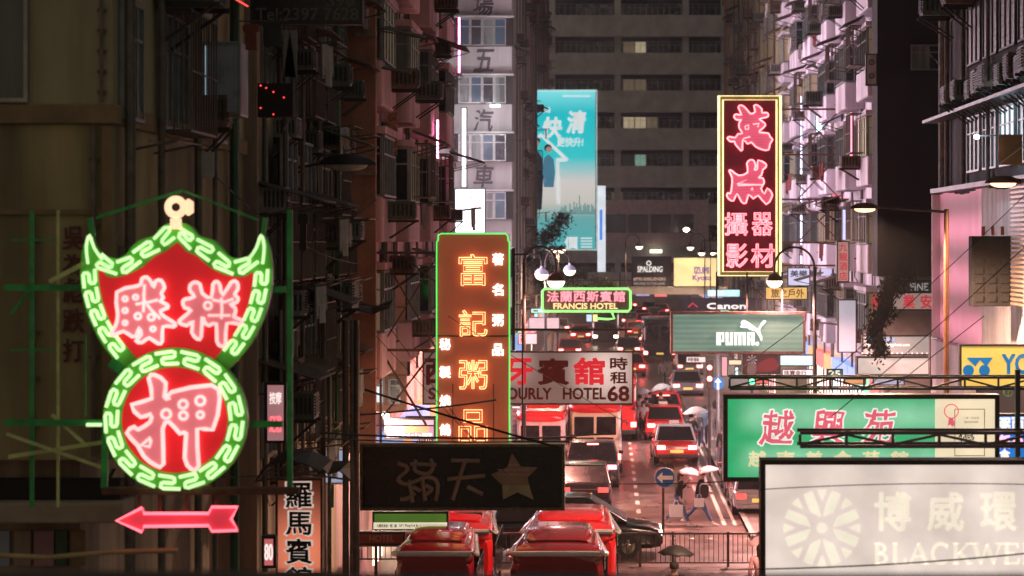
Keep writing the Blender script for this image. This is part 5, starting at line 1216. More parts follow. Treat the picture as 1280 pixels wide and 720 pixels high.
# cables
def cable(label, pts, r=.012, sag=6):
    o = None; q = []
    for (x0, y0, s0), (x1, y1, s1) in zip(pts, pts[1:]):
        for i in range(13):
            f = i/12; a = W(x0, y0, s0).lerp(W(x1, y1, s1), f); a.z -= 4*f*(1-f)*sag/((s0+s1)/2); q.append(a)
    m = MB(); m.tube([p for i, p in enumerate(q) if i == 0 or (p-q[i-1]).length > 1e-6], r, n=5)
    o = m.build('cable', M_cable, None, base=q[0]); tag(o, label, 'cable', 'overhead cables')
cable('thick black cable sloping down from the scaffold across the congee sign', [(400,468,60),(700,560,70)], .022, 3)
cable('cable rising gently from the tenement to the congee sign bracket', [(430,520,64),(620,500,62)], .02, 2)
cable('cable crossing just above the black star sign, upper of two', [(400,541,70),(720,546,66)], .02, 4)
cable('cable crossing just above the black star sign, lower of two', [(400,548,70),(640,552,66)], .016, 2)
cable('thin wire from the congee sign down across the hourly hotel sign to the minibus', [(560,395,62),(786,530,52)], .008, 2)
cable('thin wire fanning down the left half of the congee sign', [(480,400,60),(600,560,64)], .007, 1)
cable('thin wire crossing the scaffold towards the foot of the congee sign', [(470,420,60),(640,600,66)], .007, 1)
cable('thin stay wire from the sportswear sign frame down left to the truss', [(1005,402,42),(912,470,60)], .012, 1)
cable('thin wire crossing the pale sign low down, nearly level', [(900,712,110),(1300,690,110)], .009, 5)
cable('faint wire crossing the pale sign above its characters', [(950,612,105),(1300,606,105)], .006, -4)
cable('wire running from the near truss up to the corrugated wall', [(1040,520,80),(1290,300,70)], .008, 4)
cable('wire slanting across the dark gable towards the tall lamp pole', [(1010,490,66),(1290,235,70)], .008, 5)
cable('stay cable rising from the green sign to the corrugated wall', [(1100,497,74),(1230,395,70)], .008, 0)
cable('twisted cable sagging under the near yellow block by the pawn sign', [(150,560,95),(350,590,85)], .012, 18)
cable('dark cable dropping diagonally through the void below the yellow block', [(20,640,100),(80,720,100)], .02, 0)
cable('cable drooping across the tenement ledges above the unlit lamp', [(225,330,85),(470,250,62)], .015, 30)
cable('cable looping across the dark tenement below the unlit lamp', [(250,200,85),(450,330,62)], .012, 24)
cable('short cable from the dark gable window down to the right wall', [(1152,56,48),(1196,100,50)], .01, 2)
cable('long thin wire over the crossing from the black star sign to the green sign', [(706,602,60),(905,602,75)], .01, 3)

# ================================================================== TREE AND PLANTS
M_leaf = pm('dark_leaf', (.045, .06, .03), .6, 0, .5, 4, 0); M_bark = pm('bark', (.09, .06, .045), .8)
def tree(name, label, base, h, cr, n, seed, lean=0):
    r = random.Random(seed); t = thing(name, label, 'tree', base); b = Vector(base)
    tk = MB(); tk.tube([b, b+Vector((.1, 0, h*.3)), b+Vector((lean*.4, .1, h*.55)), b+Vector((lean, 0, h*.85))], .16, n=8, r2=.04)
    for i in range(7):
        a = r.uniform(0, 6.28); z = h*r.uniform(.35, .7); p = b+Vector((lean*z/h, 0, z)); tk.tube([p, p+Vector((math.cos(a)*cr*.4, math.sin(a)*cr*.4, cr*.5)), p+Vector((math.cos(a)*cr*.8, math.sin(a)*cr*.8, cr*.7))], .05, n=5, r2=.015)
    tk.build('trunk', M_bark, t); lf = MB()
    cl = [(b+Vector((lean+r.gauss(0, cr*.45), r.gauss(0, cr*.45), h*.72+r.gauss(0, cr*.75))), r.uniform(.25, .6)*cr*.6) for _ in range(16)]
    for i in range(n):
        c, q = r.choice(cl); p = c+Vector((r.gauss(0, q*.6), r.gauss(0, q*.6), r.gauss(0, q*.5))); sz = r.uniform(.06, .15)
        u = Vector((r.uniform(-1, 1), r.uniform(-1, 1), r.uniform(-.6, .6))).normalized()*sz; v = u.cross(Vector((r.uniform(-1, 1), r.uniform(-1, 1), 1))).normalized()*sz*.5
        lf.add([p-u, p+v, p+u, p-v], [(0, 1, 2, 3)])
    o = lf.build('crown', M_leaf, t, fixn=False); return t
tree('street_tree', 'dark leafy tree in front of the lower left part of the teal banner', (W(688, 0, 20).x, 150, .13), 8.6, 2.3, 9000, 5, .1)
tree('street_tree', 'small dark bush like tree left of the slate billboard', (W(765, 0, 14).x, 214, .13), 5.0, 1.6, 3500, 9)
t = thing('tattered_netting', 'tattered dark netting trailing beside the red character fascia', 'netting', W(1098, 446, 39.5))
m = MB(); rn = random.Random(8); path_ = spline([W(x, y, 39.5) for x, y in ((1133, 335), (1118, 358), (1106, 380), (1098, 402), (1094, 425), (1098, 440))], False, 6)
for i in range(2200):
    p = rn.choice(path_); c_ = p+Vector((rn.gauss(0, .13)+.1*math.sin(p.z*5), rn.gauss(0, .2), rn.gauss(0, .25))); u = Vector((rn.uniform(-.8, .8), rn.uniform(-.3, .3), -1)).normalized()*rn.uniform(.03, .11); v = Vector((1, .3, 0))*rn.uniform(.01, .05)
    m.add([c_-u, c_+v, c_+u, c_-v], [(0, 1, 2, 3)])
m.build('netting', pm('black_green_netting', (.010, .013, .011), .9, 0, .6, 5, 0), t, fixn=False)['kind'] = 'stuff'
# hanging laundry, near left (each garment on its own)
def garment(name, label, box, s, mt, kind='shirt'):
    x0, y0, x1, y1 = box; t = thing(name, label, 'laundry', W((x0+x1)/2, y0, s)); a, c = W(x0, y0, s), W(x1, y1, s); wd, hh = c.x-a.x, a.z-c.z
    if kind == 'shirt': q = [(0, -.12), (.25, 0), (.4, -.04), (.6, -.04), (.75, 0), (1, -.12), (.92, -.35), (.8, -.3), (.83, -1), (.17, -.98), (.2, -.3), (.08, -.35)]
    elif kind == 'trousers': q = [(0, 0), (1, 0), (.95, -1), (.6, -.98), (.5, -.3), (.4, -1), (.05, -.97)]
    else: q = [(0, 0), (1, 0), (.97, -.9), (.75, -1), (.5, -.93), (.25, -1), (.02, -.92)]
    m = MB(); m.prism([(a.x+u*wd, a.z+v*hh) for u, v in q], a.y-.02, a.y+.02); m.build('cloth', mt, t, bevel=.01)
    MB().tube([(a.x-.1, a.y, a.z+.03), (c.x+.1, a.y, a.z+.03)], .012, n=5).build('hanger', M_rackm, t)
garment('hanging_shirt', 'dull red shirt drying beside the telephone sign', (303, 29, 325, 63), 86, M_laundry[1])
garment('hanging_towel', 'black cloth drying just under the telephone sign', (329, 29, 352, 60), 85, M_black, 'towel')
garment('hanging_trousers', 'pale ragged trousers drying under the telephone sign', (353, 38, 372, 98), 84, M_laundry[0], 'trousers')
garment('hanging_dress', 'greenish white cloth drying low on the near tenement wall', (252, 190, 268, 224), 92, M_laundry[2], 'towel')
garment('hanging_coat', 'dark coat hanging below the red dot lights', (372, 265, 386, 314), 76, M_black)

# small dots of red light on the tenement sign (bulbs)
t = thing('bulb_sign', 'dark hanging box dotted with small red bulbs on the tenement', 'sign', W(345, 145, 84))
m = MB(); panel(m, 322, 104, 366, 146, 84, .3); m.build('box', M_darkw, t)
for x, y in ((326,107),(333,110),(342,115),(355,122),(326,135),(342,143)): m = MB(); c = W(x, y, 84)-Vector((0, .02, 0)); m.lathe(c, [(0, -.015), (.016, 0), (0, .015)], 8); m.build('red_bulb', M_tail_dim, t)
t = thing('bulb_strip', 'short slanting strip of red light above the pawn sign', 'light strip', W(170, 250, 92)); MB().bar(W(138, 248, 92), W(178, 255, 92), .03).build('strip', M_tail_dim, t); MB().bar(W(185, 265, 92), W(205, 268, 92), .02).build('strip', M_tail_dim, t)
t = thing('bulb_strip', 'short slanting strip of red light at the upper left of the tenement', 'light strip', W(300, 5, 80)); MB().bar(W(293, -2, 80), W(310, 8, 80), .025).build('strip', M_tail_dim, t)
# tarpaulins and awnings lower left
M_tarp = pm('dark_tarpaulin', (.03, .03, .03), .5, 0, .4, 3, .3)
def sheet(name, label, pts, s, mt, cat='awning', dy=.8):
    q = [W(x, y, s) for x, y in pts]; t = thing(name, label, cat, q[0]); m = MB(); n = len(q)
    vs = q+[p+Vector((.1*math.sin(i*2.1), dy, .12+.05*math.sin(i*3))) for i, p in enumerate(q)]
    m.add(vs, [(i, i+1, i+1+n, i+n) for i in range(n-1)]); o = m.build('sheet', mt, t, fixn=False); sd = o.modifiers.new('s', 'SOLIDIFY'); sd.thickness = .02
    MB().bar(q[0], q[-1], .03).build('frame_bar', M_rackm, t); return t
sheet('ragged_awning', 'ragged dark awning on the near tenement beside the pawn sign', [(365,590),(380,575),(398,580),(410,592),(425,588),(438,600)], 74, M_tarp)
sheet('drooping_awning', 'drooping black awning above the guesthouse sign', [(318,602),(335,582),(360,574),(382,580),(400,588)], 80, M_tarp)
sheet('long_awning', 'long dark awning under the yellow block behind the scaffold bars', [(0,600),(40,592),(90,598),(135,604)], 96, M_tarp, dy=.5)
sheet('sagging_sheet', 'sagging dark sheet hanging at mid height on the dark tenement', [(425,378),(445,386),(465,392),(487,384)], 60, M_tarp)
sheet('tin_awning', 'broken tin awning at the foot of the red brown gable', [(440,78),(470,80),(490,88),(512,92)], 57, M_canopy)
sheet('folded_awning', 'bent tin awning high on the red brown gable corner', [(448,34),(480,36),(510,42),(530,48)], 57, M_canopy)
# big rusty box column on the corner left of the black star sign
t = thing('service_pipes', 'bundle of dark vertical pipes beside the pale blue sheet', 'pipes', W(440, 700, 66))
for x, r_ in ((404, .05), (412, .035), (432, .06), (440, .04), (446, .05)): MB().cyl(W(x, 720, 66), W(x, 400, 66), r_).build('pipe', M_pipe if r_ < .05 else M_rackm, t)
# pale wall glimpsed between, left ground floor
MB().box(-5.9, -3.6, 63.2, 63.3, 0, 2.4).build('tiled_wall', pm('pale_tiles', (.5, .45, .43), .4), B['bay_window_building'])
t = thing('meter_rack', 'big black rack of meter boxes mounted on the corrugated wall', 'meter box', W(1240, 385, 57))
M_plastic_ = pm('black_meter_face', (.012, .01, .009), .9)
m = MB(); panel(m, 1215, 295, 1264, 383, 57, .5); m.build('box', M_plastic_, t, bevel=.02)
for j in range(3):
    for i in range(7): m = MB(); panel(m, 1219+j*16, 300+i*11.5, 1229+j*16, 308+i*11.5, 57, .03, .03); m.build('meter', M_plastic_, t)
for x in (1229, 1241, 1253): MB().cyl(W(x, 294, 57), W(x, 283, 57), .04).build('pipe_stub', pm('red_pipe', (.4, .1, .08)), t)
t = thing('signboard_back', 'tan board fixed on the right wall above the warm lamp', 'board', W(1265, 205, 60)); m = MB(); panel(m, 1248, 168, 1278, 206, 60, .05); m.build('board', pm('tan_board', (.4, .27, .15), .6), t); MB().bar(W(1250, 204, 60)-Vector((0, .05, 0)), W(1282, 180, 60)-Vector((0, .05, 0)), .03).build('brace', M_white, t)

t = thing('added_fill_light', 'unseen pale lilac panel added to light the bright tenement, behind the pink tenement', 'billboard', (-9.2, 104, 5))
MB().box(-9.5, -9.2, 88, 120, 6, 17).build('unseen_emitter', em('lilac_fill_glow', (1, .72, .84), 10), t)  # unseen emitter added to brighten the facade across the street
MB().box(-9.8, -9.52, 87.8, 120.2, 0, 17.2).build('back_frame', M_steel, t)
# ================================================================== VEHICLES
M_red = pm('taxi_red_paint', (.55, .016, .02), .22, 0, .1, 3, 0, coat=.8)
M_silver = pm('silver_roof_glare', (.55, .55, .56), .22, .3, .1, 3, 0, coat=.6)
M_blackp = pm('black_car_paint', (.008, .008, .009), .15, 0, .1, 3, 0, coat=1)
M_greyp = pm('grey_car_paint', (.10, .10, .11), .2, .3, .1, 3, 0, coat=.8)
M_silvp = pm('silver_car_paint', (.32, .32, .34), .2, .5, .1, 3, 0, coat=.6)
M_bluew = pm('pale_blue_paint', (.35, .42, .6), .25, .2, .1, 3, 0, coat=.6)
M_creamp = pm('cream_bus_paint', (.62, .52, .38), .3, 0, .1, 3, 0, coat=.4)
M_rubber = pm('tyre_rubber', (.012, .012, .012), .8); M_rim = pm('alloy_rim', (.4, .36, .3), .3, .8)
M_carglass = glass('car_glass', (.010, .010, .012), .10); M_carglass.node_tree.nodes['Principled BSDF'].inputs['Specular IOR Level'].default_value = .35
M_plate = em('lit_yellow_plate', (1, .66, .16), .75, (.7, .5, .1)); M_chrome = pm('chrome', (.6, .6, .6), .12, 1, .05)
M_plastic = pm('black_plastic', (.02, .02, .02), .5)
def loft(m, secs, n=20, p=4.0):
    """rings along y: (y, half width, z bottom, z top, exponent)"""
    vs = []; 
    for sc in secs:
        y, hw, zb, zt = sc[:4]; e = sc[4] if len(sc) > 4 else p; zc = (zb+zt)/2; hz = (zt-zb)/2
        for k in range(n):
            a = 6.28319*(k+.5)/n; ca, sa = math.cos(a), math.sin(a)
            vs.append((hw*math.copysign(abs(ca)**(2/e), ca), y, zc+hz*math.copysign(abs(sa)**(2/e), sa)))
    fs = [(i*n+k, i*n+(k+1) % n, (i+1)*n+(k+1) % n, (i+1)*n+k) for i in range(len(secs)-1) for k in range(n)]
    fs += [tuple(range(n))[::-1], tuple((len(secs)-1)*n+k for k in range(n))]
    m.add(vs, fs); m.sm = True; return m
def quadsheet(m, p, out, t=.012):
    p = [Vector(q) for q in p]; o = Vector(out)*t; m.add(p+[q+o for q in p], [(0,1,2,3),(7,6,5,4),(0,4,5,1),(1,5,6,2),(2,6,7,3),(3,7,4,0)]); return m
def inset(p, f):
    c = sum((Vector(q) for q in p), Vector())/len(p); return [c+(Vector(q)-c)*f for q in p]
def wheel(t, x, y, r=.31, side=1):
    o = MB(); o.lathe((x, y, r), [(r*.62, -.11), (r*.95, -.11), (r, -.07), (r, .07), (r*.95, .11), (r*.62, .11)], 20, 'x'); w_ = o.build('wheel', M_rubber, t)
    rm = MB(); rm.lathe((x+side*.09, y, r), [(0, .02*side), (r*.16, .02*side), (r*.18, 0), (r*.6, -.03*side), (r*.66, .0)], 20, 'x')
    for k in range(5):
        for d in (-.13, .13):
            a = k*1.2566+.3; a1 = a+d
            rm.bar((x+side*.115, y+r*.15*math.cos(a), r+r*.15*math.sin(a)), (x+side*.115, y+r*.62*math.cos(a1), r+r*.62*math.sin(a1)), .035)
    rm.build('rim', M_rim, w_)
def car(name, label, cat, paint, loc, rz=0, L=4.6, Wd=1.72, Hh=1.48, style='saloon', roofmat=None, grp=None, tail=None, head=None, taxi=False, plate=M_plate):
    """local frame: rear at y=0, nose at y=L; rz turns it"""
    t = thing(name, label, cat, (0, 0, 0), grp); hw = Wd/2; belt = Hh*.60; tail = tail or M_tail; head = head or M_plastic
    if style == 'saloon':   bodyp = [(0, .90, .34, belt-.12), (.06, .96, .24, belt-.04), (.5, 1, .2, belt), (1.1, 1, .18, belt+.02), (L*.62, 1, .18, belt+.0), (L*.72, .99, .18, belt-.04), (L-.35, .95, .2, belt-.16), (L-.06, .88, .26, belt-.24), (L, .8, .36, belt-.36)]; g = (.72, 1.35, L*.52, L*.70)
    elif style == 'hatch':  bodyp = [(0, .92, .34, belt-.04), (.06, .97, .26, belt), (.5, 1, .22, belt+.02), (L*.62, 1, .2, belt), (L*.74, .99, .2, belt-.05), (L-.3, .95, .22, belt-.16), (L-.05, .88, .28, belt-.25), (L, .8, .36, belt-.36)]; g = (.12, .55, L*.54, L*.72)
    else:                   bodyp = [(0, .93, .30, belt), (.06, .98, .24, belt+.02), (.5, 1, .2, belt+.02), (L*.7, 1, .2, belt), (L*.8, .99, .2, belt-.05), (L-.35, .95, .22, belt-.13), (L-.08, .89, .26, belt-.24), (L, .8, .36, belt-.42)]; g = (.10, .35, L*.58, L*.80)
    m = MB(); loft(m, [(y, k*hw, a, b_, 5.5) for y, k, a, b_ in bodyp], 28); m.build('body', paint, t)
    yb0, yr0, yr1, yb1 = g; wb, wr = hw*.97, hw*.80; zr = Hh-.05
    base = [(-wb, yb0), (wb, yb0), (wb, yb1), (-wb, yb1)]; top = [(-wr, yr0), (wr, yr0), (wr, yr1), (-wr, yr1)]
    cb = [Vector((x, y, belt-.02)) for x, y in base]; ct = [Vector((x, y, zr)) for x, y in top]
    m = MB(); m.add(cb+ct, [(0, 1, 5, 4), (1, 2, 6, 5), (2, 3, 7, 6), (3, 0, 4, 7), (4, 5, 6, 7), (0, 3, 2, 1)]); cabin = m.build('cabin', roofmat or paint, t, bevel=.035)
    def glz(nm, q, f=.86, mt=None):
        q = inset(q, f); nn = (q[1]-q[0]).cross(q[3]-q[0]).normalized(); c = sum(q, Vector())/4
        if nn.dot(c-Vector((0, (yb0+yb1)/2, (belt+zr)/2))) < 0: nn = -nn
        mm = MB(); quadsheet(mm, q, nn, .012); return mm.build(nm, mt or M_carglass, t)
    glz('rear_window', [cb[0], cb[1], ct[1], ct[0]], .88); glz('windscreen', [cb[2], cb[3], ct[3], ct[2]], .90)
    for i, j in ((1, 2), (3, 0)):
        A, B_, C_, D_ = cb[i], cb[j], ct[j], ct[i]; M1, M2 = A.lerp(B_, .5), D_.lerp(C_, .5); glz('side_window', [A, M1, M2, D_], .86); glz('side_window', [M1, B_, C_, M2], .86)
    m = MB(); loft(m, [(yr0-.02, wr*.90, zr-.02, zr+.01, 4), (yr0+.12, wr*1.0, zr-.02, zr+.045, 4), ((yr0+yr1)/2, wr*1.02, zr-.02, zr+.06, 4), (yr1-.12, wr, zr-.02, zr+.04, 4), (yr1, wr*.9, zr-.02, zr, 4)], 20); m.build('roof', roofmat or paint, t)
    if taxi: MB().box(-.19, .19, (yr0+yr1)/2-.08, (yr0+yr1)/2+.08, zr+.055, zr+.18).build('taxi_light', pm('taxi_lamp_box', (.6, .6, .55), .4), t, bevel=.02)
    for sx in (-1, 1):
        zt = belt-.20
        m = MB(); m.box(sx*hw*.52, sx*hw*.90, -.035, .06, zt-.08, zt+.08); m.build('tail_light', tail, t, bevel=.012)
        m = MB(); m.box(sx*hw*.58, sx*hw*.88, L-.12, L-.015, belt-.40, belt-.26); m.build('headlight', head, t, bevel=.02)
        m = MB(); m.cbox((sx*(hw+.08), yb1-.35, belt+.07), .16, .10, .12); m.build('mirror', paint, t, bevel=.02)
        for yy in (L*.19, L*.80): wheel(t, sx*(hw-.10), yy, .31, sx)
        m = MB(); m.box(sx*(hw*1.0-.004), sx*(hw+.012), L*.25, L*.74, .24, .32); m.build('sill_trim', M_plastic, t)
        for yy in (L*.36, L*.58): MB().box(sx*(hw-.0), sx*(hw+.02), yy, yy+.16, belt-.12, belt-.09).build('door_handle', M_chrome, t)
    MB().box(-.26, .26, -.03, .02, .48, .60).build('number_plate', plate, t)
    MB().box(-hw*.9, hw*.9, -.07, .05, .28, .42).build('rear_bumper', paint if style != 'saloon' else M_plastic, t, bevel=.03)
    MB().box(-hw*.48, hw*.48, -.012, .03, belt-.19, belt-.165).build('boot_trim', M_chrome, t)
    t.location = loc; t.rotation_euler = (0, 0, rz); ORG[t.name] = Vector(loc); return t
def third(t, z, y, wd=.3): o = MB().box(-wd, wd, y-.02, y, z, z+.04).mesh('high_brake_light'); setmat(o, M_tail); q = bpy.data.objects.new('high_brake_light', o); COL.objects.link(q); q.parent = t
def at(px, s, pyref=None): return ((px-VX)/s, F/s, .004)

t = car('taxi', 'red taxi with silver roof and lit tail lights beside the blue arrow sign', 'taxi', M_red, at(846, 32), R(1.5), roofmat=M_silver, taxi=True); third(t, .93, .95)
t = car('taxi', 'red taxi following directly ahead of the nearest moving taxi', 'taxi', M_red, at(832, 28.6), R(2), 4.6, 1.75, roofmat=M_red, taxi=True); third(t, .93, .95)
t = car('red_car', 'red hatchback half hidden ahead of the second red taxi', 'car', M_red, at(830, 26.6), R(3), 4.3, 1.8, 1.6, 'hatch'); third(t, 1.45, .45)
t = car('black_suv', 'glossy black sport utility car with wide lit tail lights behind the minibus', 'car', M_blackp, at(741, 35.5), 0, 4.7, 1.86, 1.66, 'hatch', tail=em('pink_white_tail', (1, .22, .28), 5)); third(t, 1.55, .5, .2)
t = car('dark_hatchback', 'dark hatchback with pale roof edge at the foot of the black star sign', 'car', M_blackp, at(730, 38.6), 0, 4.3, 1.75, 1.5, 'hatch', tail=M_tail_dim)
t = car('black_people_carrier', 'black people carrier turning right across the junction behind the railing', 'car', M_blackp, (W(830, 0, 45.8).x-4.85, 67.3, .004), R(-90), 4.85, 1.8, 1.68, 'mpv', head=em('soft_headlamp', (1, .9, .75), 2.5))

def bus(name, label, cat, loc, rz=0, L=6.9, Wd=2.05, Hh=2.7, lower=None, upper=None, split=.52, tail=None, far=False, aircon=True, front_view=False, roof=None, tp=0):
    t = thing(name, label, cat, (0, 0, 0)); hw = Wd/2; lower = lower or M_creamp; upper = upper or M_red; T1, T2, T3 = 1-.1*tp, 1-.28*tp, 1-.42*tp
    zs = Hh*split
    m = MB(); loft(m, [(0, hw*.84, .38, zs, 4), (.18, hw*.97, .3, zs, 5), (L-.3, hw*(1-.3*tp), .3, zs, 6), (L, hw*.9*(1-.3*tp), .4, zs-.05, 6)], 28); m.build('lower_body', lower, t)
    m = MB(); loft(m, [(.05, hw*.84, zs-.1, Hh-.12, 4), (.2, hw*.93, zs-.1, Hh-.03, 5), (L*.5, hw*.96*T2, zs-.1, Hh, 7), (L-.6, hw*.95*T3, zs-.1, Hh-.04, 7), (L-.3, hw*.85*T3, zs-.1, Hh-.25, 7)], 28); m.build('upper_body', lower, t)
    rf = MB(); loft(rf, [(-.01, hw*.78, Hh-.34, Hh-.14, 3), (.10, hw*.92, Hh-.36, Hh-.02, 3), (.5, hw*.97*T1, Hh-.28, Hh+.06, 3), (L*.5, hw*.98*T2, Hh-.22, Hh+.07, 4), (L-.7, hw*.97*T3, Hh-.22, Hh+.02, 4), (L-.25, hw*.8*T3, Hh-.3, Hh-.15, 4)], 28); rf.build('roof', roof or upper, t)
    for sx in (-1, 1): MB().box(sx*.05, sx*hw*.76, -.012, .08, zs+.14, Hh-.48).build('rear_window', M_carglass, t, bevel=.03)
    for sx in (-1, 1):
        n = 5
        for i in range(n): y0 = .35+(L-1.2)*i/n; MB().box(sx*hw*.955, sx*(hw*.975), y0, y0+(L-1.2)/n-.1, zs, Hh-.45).build('side_window', M_carglass, t)
        MB().box(sx*hw*.70, sx*hw*.93, -.03, .05, .62, .84).build('tail_light', tail or M_tail, t, bevel=.02)
        for yy in (L*.18, L*.8): wheel(t, sx*(hw-.13), yy, .36, sx)
        MB().box(sx*hw*.60, sx*hw*.9, L-.10, L+.01, .65, .85).build('headlight', M_head if front_view else M_plastic, t, bevel=.02)
        MB().tube([(sx*hw*.95, L-.5, Hh*.55), (sx*(hw+.2), L-.3, Hh*.6), (sx*(hw+.2), L-.3, Hh*.5)], .02, n=5).build('mirror', M_plastic, t)
    MB().box(-hw*.82, hw*.82, L-.36, L-.10, zs-.05, Hh-.42).build('windscreen', M_carglass, t, bevel=.03)
    MB().box(-hw*.92, hw*.92, -.06, .06, .30, .50).build('rear_bumper', M_plastic, t, bevel=.03)
    MB().box(-.26, .26, -.045, .01, .62, .74).build('number_plate', M_plate, t)
    if aircon: MB().box(-hw*.62, hw*.62, L*.30, L*.72, Hh+.03, Hh+.22).build('roof_unit', roof or upper, t, bevel=.06)
    t.location = loc; t.rotation_euler = (0, 0, rz); ORG[t.name] = Vector(loc); return t
t = bus('minibus', 'cream public minibus with red roof seen from behind, middle lane', 'minibus', at(744, 33.6)); 
MB().box(-.3, .3, -.03, -.013, 1.95, 2.1)
q = bus('minibus', 'red minibus mostly hidden ahead of the cream minibus', 'minibus', at(768, 28.6), 0, 6.9, 2.05, 2.75, M_red, M_red)
q = bus('minibus', 'parked pale minibus with red roof by the left kerb', 'minibus', at(676, 34.5), R(-1), 5.5, 1.9, 2.55, pm('pale_pink_paint', (.55, .42, .42), .3), M_red)
# red roofed minibuses waiting in the near road
# big silver and red vehicles in the near road
def queued(label, px, s, Hh, Wd, L, mt=M_red):
    Wd *= 1.08
    t = bus('queued_minibus', label, 'minibus', ((px-VX)/s, F/s, .004), 0, L, Wd, Hh, mt, mt, .5, roof=mt, tp=.6, aircon=False)
    hw = Wd/2
    # silver gutter strip paints in the glare along the roof edge; raised red roof pod
    m = MB()
    q_ = [(-hw*.76, L-.9, Hh-.17), (-hw*.84, L*.5, Hh-.15), (-hw*.99, .25, Hh-.13), (-hw*.86, .0, Hh-.10), (hw*.86, .0, Hh-.10), (hw*.99, .25, Hh-.13), (hw*.84, L*.5, Hh-.15), (hw*.76, L-.9, Hh-.17)]
    m.tube([Vector(v) for v in q_], .055, n=8); o = m.mesh('roof_glare_gutter'); setmat(o, M_silver); g = bpy.data.objects.new('roof_glare_gutter', o); COL.objects.link(g); g.parent = t
    m = MB(); loft(m, [(.55, hw*.62, Hh-.02, Hh+.10, 4), (.75, hw*.68, Hh-.02, Hh+.20, 4), (2.6, hw*.68, Hh-.02, Hh+.22, 4), (2.9, hw*.6, Hh-.02, Hh+.1, 4)], 20); o = m.mesh('roof_pod'); setmat(o, mt); g = bpy.data.objects.new('roof_pod', o); COL.objects.link(g); g.parent = t
    return t
queued('red roofed minibus at the bottom centre, second from the viewer', 713, 57, 2.5, 2.0, 5.2)
queued('lower red roofed minibus cut by the bottom edge, in front of the taller one', 697, 65, 2.86, 1.75, 4.6, pm('deep_red_paint', (.24, .008, .012), .2, 0, .1, 3, 0, coat=1))
queued('brighter red roofed minibus waiting at the lower left of centre', 557, 57, 2.5, 2.05, 5.2)
queued('dark red roofed minibus cut by the bottom edge at the lower left', 543, 65, 2.86, 1.5, 4.2, pm('deep_red_paint', (0, 0, 0)))
# far traffic
t = bus('coach', 'dark red coach coming towards the viewer with two lit headlights', 'bus', ((757-VX)/15, F/15+8, .004), R(180), 8, 2.3, 3.0, M_blackp, pm('dark_red_coach', (.12, .02, .02), .3), .45, front_view=True, aircon=False, tail=M_plastic)
t = bus('coach', 'dark coach stopped ahead with red tail lights left of the sportswear sign', 'bus', at(825, 17.5), 0, 9, 2.5, 3.1, M_blackp, M_blackp, .4, aircon=False)
far = [(790,19.5,'M_red'),(812,15.2,'M_greyp'),(796,14,'M_red'),(830,14.3,'M_silvp'),(806,12.6,'M_red'),(818,11.6,'M_blackp'),(795,11.3,'M_red'),(812,10.6,'M_greyp'),(800,10.0,'M_red'),(833,12.2,'M_red'),(712,17,'M_red'),(690,22,'M_red'),(842,16.4,'M_red'),(786,16.8,'M_blackp'),(822,13.2,'M_red'),(803,11.9,'M_red'),(726,14.6,'M_red'),(788,12.4,'M_silvp'),(827,10.9,'M_red'),(808,9.7,'M_red'),(860,22.5,'M_silvp'),(862,19.5,'M_greyp'),(700,13.5,'M_silvp')]
lab = ['far red car beside the left flank of the dark coach','far grey car just beyond the dark coach','far red car left of the grey car beyond the coach','far silver car behind the corner of the sportswear sign','far red car in the middle of the queue','far black car high up in the queue','far red car at the left side of the queue','tiny grey car near the head of the queue','tiny red car at the head of the queue','far red car tucked at the right side of the queue','red car on the left side beneath the hotel neon','pinkish red roof just above the hourly hotel sign','far red car just right of the dark coach','black car squeezed left of the dark coach','far red car behind the upper right of the coach','small red car in the upper middle of the queue','red car beyond the small one beneath the hotel neon','small silver car left of the queue head','tiny red car high on the right of the queue','farthest tiny red car below the footbridge','silver car seen under the sportswear sign','grey car further on under the sportswear sign','small silver car under the hotel neon']
kinds = {}
for (px_, s_, pn), lb in zip(far, lab):
    pt = globals()[pn]
    o = car('queueing_car', lb, 'car', pt, at(px_, s_), R(1.5), 4.4, 1.8, 1.5, 'saloon', grp='cars queueing up the street'); third(o, .93, .95)
